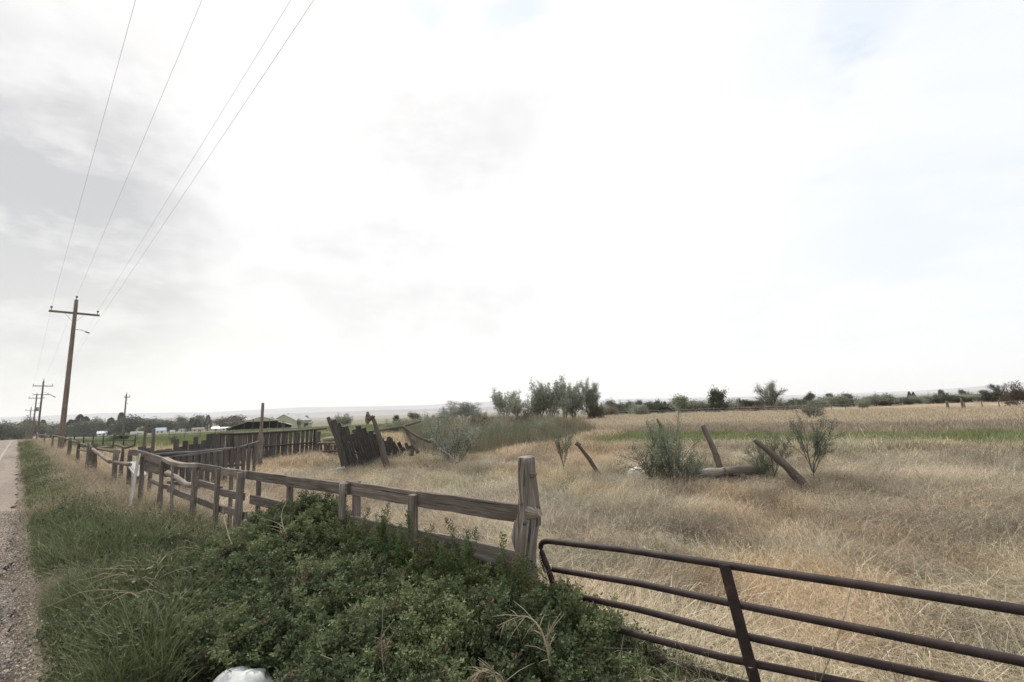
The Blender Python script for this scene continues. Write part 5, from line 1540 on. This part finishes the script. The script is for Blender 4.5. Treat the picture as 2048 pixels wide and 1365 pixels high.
# open barn: posts, dark back wall, big gable roof with lean-to wings
p = at(522, 853, 160); p.z = hz(p.x, p.y)
t = empty('barn', p, 'open fronted dark barn with a wide grey green roof and lean-to wings', 'barn'); t.rotation_euler = (0, 0, R(26))
def slab(mb, pts, th):
    top_ = [(a, b_, c + th) for a, b_, c in pts]; mb.poly(list(pts) + top_, [(3, 2, 1, 0), (4, 5, 6, 7), (0, 1, 5, 4), (1, 2, 6, 5), (2, 3, 7, 6), (3, 0, 4, 7)])
Dd = 12
for pts in ([(-5.0, -1, 2.9), (-5.0, Dd, 2.9), (0.2, Dd, 4.4), (.2, -1, 4.4)], [(.2, -1, 4.4), (.2, Dd, 4.4), (5.2, Dd, 2.9), (5.2, -1, 2.9)],
            [(-10.5, -1, .9), (-10.5, Dd, .9), (-5.0, Dd, 2.5), (-5.0, -1, 2.5)], [(5.2, -1, 2.5), (5.2, Dd, 2.5), (9.8, Dd, 1.1), (9.8, -1, 1.1)]):
    mb = MB(); slab(mb, pts, .12); mb.build('roof', M['roof_grey'], t)
mb = MB(); mb.poly([(-10.2, Dd - .5, -.2), (9.6, Dd - .5, -.2), (9.6, Dd - .5, 1.05), (5.2, Dd - .5, 2.8), (.2, Dd - .5, 4.35), (-5, Dd - .5, 2.8), (-10.2, Dd - .5, .95)], [(0, 1, 2, 3, 4, 5, 6)])
mb.poly([(-10.2, 0, -.2), (-10.2, Dd - .5, -.2), (-10.2, Dd - .5, .9), (-10.2, 0, .9)], [(0, 1, 2, 3)])
mb.poly([(9.6, 0, -.2), (9.6, Dd - .5, -.2), (9.6, Dd - .5, 1.05), (9.6, 0, 1.05)], [(3, 2, 1, 0)])
mb.build('wall', M['wall_dark'], t)
for x_ in (-10, -5, -2.4, 2.6, 5.2, 9.4):
    h_ = 1.0 if abs(x_) > 9 else 2.85 if abs(x_) > 4 else 3.6
    mb = MB(); mb.box((x_ - .12, -.9, -.2), (x_ + .12, -.66, h_)); mb.build('post', M['slab_brown'], t)
mb = MB(); mb.poly([(-5, -.85, 2.86), (5.2, -.85, 2.86), (.2, -.85, 4.35)], [(0, 1, 2)]); mb.build('gable_panel', M['wall_tan'], t)
# white stock trailers
def trailer(px, Y, L, label):
    p = at(px, 862, Y); p.z = hz(p.x, p.y)
    t = empty('trailer', p, label, 'trailer'); t.rotation_euler = (0, 0, R(rnd.uniform(15, 35)))
    mb = MB(); mb.sweep([(-L / 2, 0, 1.5), (L / 2, 0, 1.5)], (2.2, 2.0), 'board', bump=0); mb.build('body', M['wall_white'], t)
    for s_ in (-.5, .5):
        for yy in (-1.05, 1.05):
            mb = MB(); mb.sweep([(s_ * 1.1 , yy - .1, .36), (s_ * 1.1, yy + .1, .36)], [.36, .36], 'round', 12, up=(1, 0, 0)); mb.build('wheel', M['tyre'], t)
    mb = MB(); mb.sweep([(L / 2, 0, .6), (L / 2 + 1.2, 0, .5)], (.1, .1), 'board'); mb.build('hitch', M['dark_metal'], t)
trailer(268, 390, 4, 'white trailer parked under the big domed tree')
trailer(281, 393, 4.0, 'shorter bright white trailer right of the other trailer under the domed tree')
trailer(345, 387, 3.6, 'white trailer parked right of the blue roofed house')
trailer(72, 480, 3.6, 'white trailer beside the far end of the road')

# dark pipe fence in the pasture and small far fences
def line_fence(name, label, pts, h_, n, rails, rp, mat, wires=False):
    P = [Vector((p.x, p.y, 0)) for p in pts]
    b0 = Vector((P[0].x, P[0].y, hz(P[0].x, P[0].y))); t = empty(name, b0, label, 'fence')
    for i in range(n + 1):
        s_ = i / n * (len(P) - 1); k = min(int(s_), len(P) - 2); q = P[k].lerp(P[k + 1], s_ - k); z_ = hz(q.x, q.y)
        mb = MB(b0); mb.sweep([(q.x, q.y, z_ - .1), (q.x + rnd.uniform(-.06, .06), q.y, z_ + h_ * rnd.uniform(.94, 1.1))], [rp, rp * .85], 'round', 6); mb.build('post', M[mat], t)
    for r_ in rails:
        mb = MB(b0); pp = []
        for i in range(13):
            s_ = i / 12 * (len(P) - 1); k = min(int(s_), len(P) - 2); q = P[k].lerp(P[k + 1], s_ - k); pp.append((q.x, q.y, hz(q.x, q.y) + h_ * r_))
        mb.sweep(pp, [.012 if wires else .035] * 13, 'round', 5); mb.build('wire' if wires else 'rail', M['wire' if wires else mat], t)
line_fence('pipe_fence', 'dark pipe rail fence crossing the pasture left of the corral', [at(130, 880, 44), at(270, 880, 40)], 1.3, 7, (.95, .65, .35), .06, 'dark_metal')
line_fence('wire_fence', 'thin post and wire fence across the green pasture behind the corral', [at(275, 875, 60), at(430, 872, 62), at(600, 866, 66)], 1.1, 10, (.9, .6), .05, 'fence', True)
line_fence('wire_fence', 'thin post and wire fence along the golden grass in front of the far hedge', [at(1230, 830, 96), at(1500, 822, 88), at(1720, 815, 84)], 1.25, 16, (.9, .6, .3), .07, 'slab_brown', True)
line_fence('wire_fence', 'short fence with thick posts in the far right of the field', [at(1930, 812, 62), at(2070, 810, 60)], 1.2, 4, (.9, .5), .07, 'slab_brown', True)
for px, lab_ in ((1896, 'left one of two thick dark gate posts in the far right of the field'), (1926, 'right one of two thick dark gate posts in the far right of the field')):
    p = at(px, 815, 62); p.z = hz(p.x, p.y); mb = MB(p); mb.sweep([p, p + Vector((-.05, 0, 1.7 if px > 1900 else 1.4))], [.16, .14], 'round', 8, .1, px, sub=4)
    o = mb.build('post', M['slab_brown'], None); o.location = p; tag(o, lab_, 'post')

# ------------------------------------------------------------------ big foreground bush
def sprig(seed):
    rg = np.random.default_rng(seed)
    H = .26; nodes = 11; cs = []; ds = []
    bend = rg.normal(0, .05, 2)
    for k in range(nodes):
        f = (k + 1) / nodes; z = H * f; ctr = np.array([bend[0] * f * f, bend[1] * f * f, z])
        for j in range(3 if k > 2 else 2):
            a = k * 2.4 + j * 2.1 + rg.normal(0, .3); L = .062 * (1 - .55 * f) * (.8 + .5 * rg.random()) + .012
            d = np.array([math.cos(a), math.sin(a), .35 + .8 * f]); d /= np.linalg.norm(d)
            side = np.cross(d, [0, 0, 1]); side /= np.linalg.norm(side)
            for m_ in range(5):
                q = ctr + d * L * (m_ + .7) / 5
                for s_ in (-1, 1):
                    cs.append(q); ds.append(d * .5 + side * s_ * .9)
            cs.append(ctr + d * L); ds.append(d)
    cs = np.array(cs); ds = np.array(ds)
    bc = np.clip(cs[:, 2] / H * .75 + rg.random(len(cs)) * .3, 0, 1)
    return leaves_mesh('sprig', cs, .0175, rg, .55, dirs=ds, bc=bc)
S_sprig = [src(sprig(500 + i), M['leaf_bush']) for i in range(6)]
fl3 = fd3                                       # unit vector along the fence away from the gate
road3 = fn                                      # towards the road
def bush_pt(s, t):
    return FP0.x + fl3.x * s + road3.x * t, FP0.y + fl3.y * s + road3.y * t
# height of the bush top above z=0 as a function of s (along) and t (toward the road)
def bush_top(s, t):
    h = np.interp(s, ks, kh); T = np.interp(s, ks, kt)
    q = np.clip(t / T, -1, 1.2)
    prof = np.where(q < 0, 1 - (np.abs(t) / .35) ** 2, (1 - np.clip(q, 0, 1) ** 2.2) * .8 + .2 * (1 - np.clip(q, 0, 1)))
    lump = .38 + 1.15 * fbm(s * 2.4 + 20, t * 2.4 + 5, 88, 3)
    x, y = bush_pt(s, t); g = height(x, y)
    return g + (h - g) * np.clip(prof, 0, 1) * lump, g
n = 46000
s = NR.uniform(-1.35, 5.4, n); t_ = NR.uniform(-.3, 2.4, n)
tp, g = bush_top(s, t_)
tp = tp + (tp - g) * .0
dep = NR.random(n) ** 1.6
T = np.interp(s, ks, kt) * (.72 + .5 * fbm(s * 2.2 + 3, s * 0 + 1.5, 181))
k = (t_ < T) & (tp - g > .08) & (NR.random(n) < .12 + .88 * ss(.30, .44, fbm(s * 3.3 + 9, t_ * 3.3, 183)))
s, t_, tp, g, dep = s[k], t_[k], tp[k], g[k], dep[k]
x, y = bush_pt(s, t_)
z = g + (tp - g) * (1 - dep * .75) - .16
z = np.maximum(z, g - .05)
# lean outward from the bush axis
e = .12; tp2, _ = bush_top(s, t_ + e); tp3, _ = bush_top(s + e, t_)
gx = -(tp2 - tp) / e; gs = -(tp3 - tp) / e
lx = road3.x * gx + fl3.x * gs; ly = road3.y * gx + fl3.y * gs
lm_ = np.hypot(lx, ly) + 1e-6; amt = np.clip(lm_ * .35, 0, .75) / lm_
rx = -ly * amt + NR.normal(0, .28, len(x)); ry = lx * amt + NR.normal(0, .28, len(x))
rot = np.stack([rx, ry, NR.random(len(x)) * 6.28], -1)
sc = .7 + .75 * NR.random(len(x)) ** 1.5
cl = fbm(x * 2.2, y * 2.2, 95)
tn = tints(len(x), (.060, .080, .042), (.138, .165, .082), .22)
hi = (ss(.46, .60, cl) * (1 - dep) ** 2)[:, None]; tn = tn * (1 - hi * .5) + np.array([.30, .34, .17]) * hi * .5  # outer sprigs tinted lighter, a highlight painted into the leaf colour
red = (NR.random(len(x)) < .03)[:, None]; tn = np.where(red, np.array([.13, .095, .065]), tn)
cx_, cy_ = bush_pt(2.0, .8)
ok_ = np.hypot(x - BO.x * .93, y - BO.y * .93) > .40
x, y, z, rot, sc, tn = x[ok_], y[ok_], z[ok_], rot[ok_], sc[ok_], tn[ok_]
bb = Vector((float(cx_), float(cy_), hz(cx_, cy_)))
bt = empty('bush', bb, 'large dark green leafy bush spilling over the board fence in the foreground', 'bush')
pos = np.stack([x, y, z], -1) - np.array([bb.x, bb.y, bb.z])
# upright shoots sticking out of the top
sx_, sy_, sz_, stn, ssc, srot = [], [], [], [], [], []
shoots = [(600, 992), (620, 1000), (585, 1005), (640, 1010), (770, 1018), (790, 1030), (810, 1025), (762, 1005), (905, 1070), (925, 1055), (948, 1050), (850, 1050), (560, 1015), (1000, 1092), (1025, 1100), (880, 1080), (700, 1030), (720, 1040), (500, 1030), (1055, 1130), (1045, 1115), (1140, 1225), (1170, 1215), (1188, 1240), (1228, 1245)]
for px, py in shoots:
    q = on_plane(px, py, (FP0.x + fn.x * .25, FP0.y + fn.y * .25), (FP1.x + fn.x * .25, FP1.y + fn.y * .25)) if px < 1100 else GP(px, py) + gnv * .25
    for j in range(9):
        w_ = j / 9
        sx_.append(q.x + rnd.gauss(0, .035)); sy_.append(q.y + rnd.gauss(0, .035)); sz_.append(q.z - .2 - .5 * w_ + rnd.gauss(0, .02))
        stn.append((.085 + .05 * rnd.random(), .11 + .05 * rnd.random(), .055)); ssc.append(.45 + .45 * rnd.random()); srot.append((rnd.gauss(0, .2), rnd.gauss(0, .2), rnd.random() * 6.28))
for _ in range(90):
    s0 = rnd.uniform(-.9, 4.6); t0 = rnd.uniform(-.05, .9) * float(np.interp(s0, ks, kt)) * .8
    tq, gq = bush_top(np.array([s0]), np.array([t0])); x0, y0_ = bush_pt(s0, t0)
    if math.hypot(x0 - BO.x, y0_ - BO.y) < .45: continue
    hh = rnd.uniform(.03, .22); c0 = rnd.uniform(.8, 1.35); lx_, ly_ = rnd.gauss(0, .12), rnd.gauss(0, .12)
    for j in range(6):
        sx_.append(x0 + lx_ * (1 - j / 6)); sy_.append(y0_ + ly_ * (1 - j / 6)); sz_.append(float(tq[0]) + hh - .2 - .09 * j)
        stn.append((.09 * c0, .115 * c0, .056 * c0)); ssc.append(.4 + .09 * j + .12 * rnd.random()); srot.append((rnd.gauss(0, .2), rnd.gauss(0, .2), rnd.random() * 6.28))
pos = np.concatenate([pos, np.stack([sx_, sy_, sz_], -1) - np.array([bb.x, bb.y, bb.z])])
rot = np.concatenate([rot, np.array(srot)]); sc = np.concatenate([sc, np.array(ssc)]); tn = np.concatenate([tn, np.array(stn)])
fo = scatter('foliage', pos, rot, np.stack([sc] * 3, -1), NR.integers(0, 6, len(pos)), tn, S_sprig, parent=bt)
# woody stems
rg = random.Random(8); out = []
for i in range(260):
    s0 = rg.uniform(-1.0, 4.8); t0 = rg.uniform(0, .9); x0, y0_ = bush_pt(s0, t0 * float(np.interp(s0, ks, kt)))
    tpp, gg = bush_top(np.array([s0]), np.array([t0 * float(np.interp(s0, ks, kt))]))
    a = Vector((x0, y0_, float(gg[0]) - .05)) - bb
    d = Vector((rg.gauss(0, .35), rg.gauss(0, .35), 1)).normalized()
    Lh = max(.15, float(tpp[0] - gg[0])) * rg.uniform(.8, 1.08); pts = [a]
    for k_ in range(5): d = (d + Vector((rg.gauss(0, .15), rg.gauss(0, .15), 0))).normalized(); pts.append(pts[-1] + d * Lh / 5)
    out.append((pts, .006, .002))
me = tube_mesh('stems', out, 5); o = put('stems', me, M['slab_brown'], bt); tag(o, kind='stuff')

# pale dead canes arching out of the bush and on the verge
def cane(name, pts, r_, label, parent=None, mat='twig', cat='twig', group=None):
    P = [at(*p) for p in pts]; mb = MB(P[0]); n = len(P)
    # smooth path
    S_ = []
    for i in range(n - 1):
        p0_, p1c, p2_, p3_ = P[max(i - 1, 0)], P[i], P[i + 1], P[min(i + 2, n - 1)]
        for k in range(6):
            q = k / 6; S_.append(.5 * ((2 * p1c) + (-p0_ + p2_) * q + (2 * p0_ - 5 * p1c + 4 * p2_ - p3_) * q * q + (-p0_ + 3 * p1c - 3 * p2_ + p3_) * q ** 3))
    S_.append(P[-1]); m_ = len(S_)
    mb.sweep(S_, [r_ * (1 - .75 * i / (m_ - 1)) for i in range(m_)], 'round', 6)
    return mb, P[0], S_
def add_cane(pts, r_, label, mat='twig', twigs=0, seed=0):
    mb, o0, S_ = cane('cane', pts, r_, label); rg = random.Random(seed)
    for i in range(twigs):
        k = rg.randrange(2, len(S_) - 2); d = (S_[k + 1] - S_[k]).normalized()
        nd = (d + Vector((rg.gauss(0, .7), rg.gauss(0, .5), rg.gauss(0, .7)))).normalized(); L = rg.uniform(.04, .22)
        mb.sweep([S_[k], S_[k] + nd * L * .5, S_[k] + nd * L + Vector((0, 0, -.1 * L))], [r_ * .4, r_ * .3, r_ * .12], 'round', 5)
    o = mb.build('dry_cane', M[mat], None); o.location = o0; tag(o, label, 'dry cane')
    return S_
add_cane([(585, 1095, 5.0), (568, 1060, 5.0), (563, 1030, 5.05), (572, 1005, 5.1)], .007, 'bleached upright cane standing out of the bush below the third fence post', twigs=4, seed=1)
add_cane([(585, 1078, 5.0), (560, 1050, 5.1), (530, 1038, 5.1)], .005, 'thin bleached cane arching left from the upright cane', twigs=3, seed=2)
add_cane([(478, 1120, 5.0), (460, 1080, 5.2), (450, 1045, 5.4), (445, 1022, 5.5)], .006, 'bleached curved cane in front of the fifth fence post', twigs=4, seed=3)
add_cane([(476, 1118, 4.9), (466, 1100, 5.0), (455, 1095, 5.1)], .005, 'short pale twig low in the left part of the bush', twigs=3, seed=4)
S1 = add_cane([(1100, 1330, 2.75), (1092, 1290, 2.75), (1075, 1250, 2.8), (1045, 1233, 2.85), (995, 1252, 2.9)], .007, 'thorny yellowish cane arching left in front of the bush near the gate', twigs=30, seed=5)
S2 = add_cane([(1010, 1380, 2.5), (1000, 1352, 2.5), (970, 1342, 2.5), (935, 1364, 2.55)], .006, 'thorny cane tip arching at the bottom edge below the bush', twigs=22, seed=6)
add_cane([(768, 1350, 2.9), (763, 1290, 2.95), (765, 1250, 3.0)], .004, 'thin upright dry stalk in the middle of the bush', twigs=9, seed=7)
add_cane([(700, 1340, 2.9), (670, 1322, 2.9), (640, 1310, 2.95)], .004, 'thin dead stem lying low across the bush front', twigs=2, seed=8)
add_cane([(1640, 1365, 2.6), (1690, 1230, 3.0), (1716, 1095, 4.2)], .003, 'single thin reddish stalk rising behind the gate rails', mat='slab_brown', twigs=3, seed=9)
for i, (a, b_) in enumerate((((1800, 1372, 2.4), (1760, 1180, 2.7)), ((1805, 1370, 2.4), (1825, 1190, 2.7)), ((1796, 1372, 2.4), (1755, 1250, 2.6)))):
    add_cane([a, tuple((p + q) / 2 for p, q in zip(a, b_)), b_], .0028, ('left', 'right', 'shortest')[i] + ' of three thin dry stalks standing behind the gate at lower right', mat='twig', twigs=3, seed=30 + i)
# arching dead canes lying on the verge: one heap
rg = random.Random(12)
hb = G(300, 1215); heap = empty('cane_heap', hb, 'heap of bleached dead canes lying on the green verge left of the bush', 'dead canes')
for i in range(34):
    a = G(318 + rg.gauss(0, 32), 1195 + rg.gauss(0, 24), .10); ang = rg.gauss(3.2, 1.0) if i % 3 else rg.uniform(0, 6.28); L = rg.uniform(.15, .85)
    # direction mostly to the left and toward the viewer
    d = Vector((math.cos(ang), math.sin(ang) * .7, 0)); pts = []
    for k in range(7):
        f = k / 6; pts.append(a + d * L * f + Vector((0, 0, .13 + .12 * math.sin(f * 2.6) * rg.uniform(.8, 1.1))) + Vector((rg.gauss(0, .014), rg.gauss(0, .014), rg.gauss(0, .008))))
    mb = MB(hb); mb.sweep(pts, [.0048 * (1 - .7 * k / 6) for k in range(7)], 'round', 5, sub=12); mb.build('cane', M['twig'], heap)

# reddish vine stems tangled at the foot of the gate post
rg = random.Random(21); vb = Vector((FP0.x, FP0.y, gz)); out = []
for i in range(70):
    a = rg.uniform(0, 6.28); p = vb + Vector((math.cos(a) * .16 + rg.uniform(0, .3), math.sin(a) * .16 - .05, rg.uniform(0, .3))); pts = [p - vb]; d = Vector((rg.gauss(0, .3), rg.gauss(0, .3), 1)).normalized()
    for k in range(7): d = (d + Vector((rg.gauss(0, .28), rg.gauss(0, .28), rg.gauss(0, .2)))).normalized(); pts.append(pts[-1] + d * .085)
    out.append((pts, .003, .0015))
me = tube_mesh('vine_tangle', out, 4); o = put('vine_tangle', me, M['slab_brown'], None); o.location = vb
tag(o, 'tangle of thin reddish vine stems round the foot of the log gate post', 'vine', kind='stuff')

# ------------------------------------------------------------------ haze
def haze():
    mb = MB(); mb.box((-13000, -300, -17), (13000, 13500, 175)); o = mb.build('haze', None, None)
    m = bpy.data.materials.new('haze_air'); m.use_nodes = True; n = m.node_tree.nodes; n.clear()
    v = n.new('ShaderNodeVolumePrincipled'); v.inputs['Color'].default_value = (.985, .985, 1.0, 1); v.inputs['Density'].default_value = .00013; v.inputs['Anisotropy'].default_value = 0.1
    out_ = n.new('ShaderNodeOutputMaterial'); m.node_tree.links.new(v.outputs[0], out_.inputs['Volume']); o.data.materials.append(m)
    tag(o, kind='stuff')
haze()
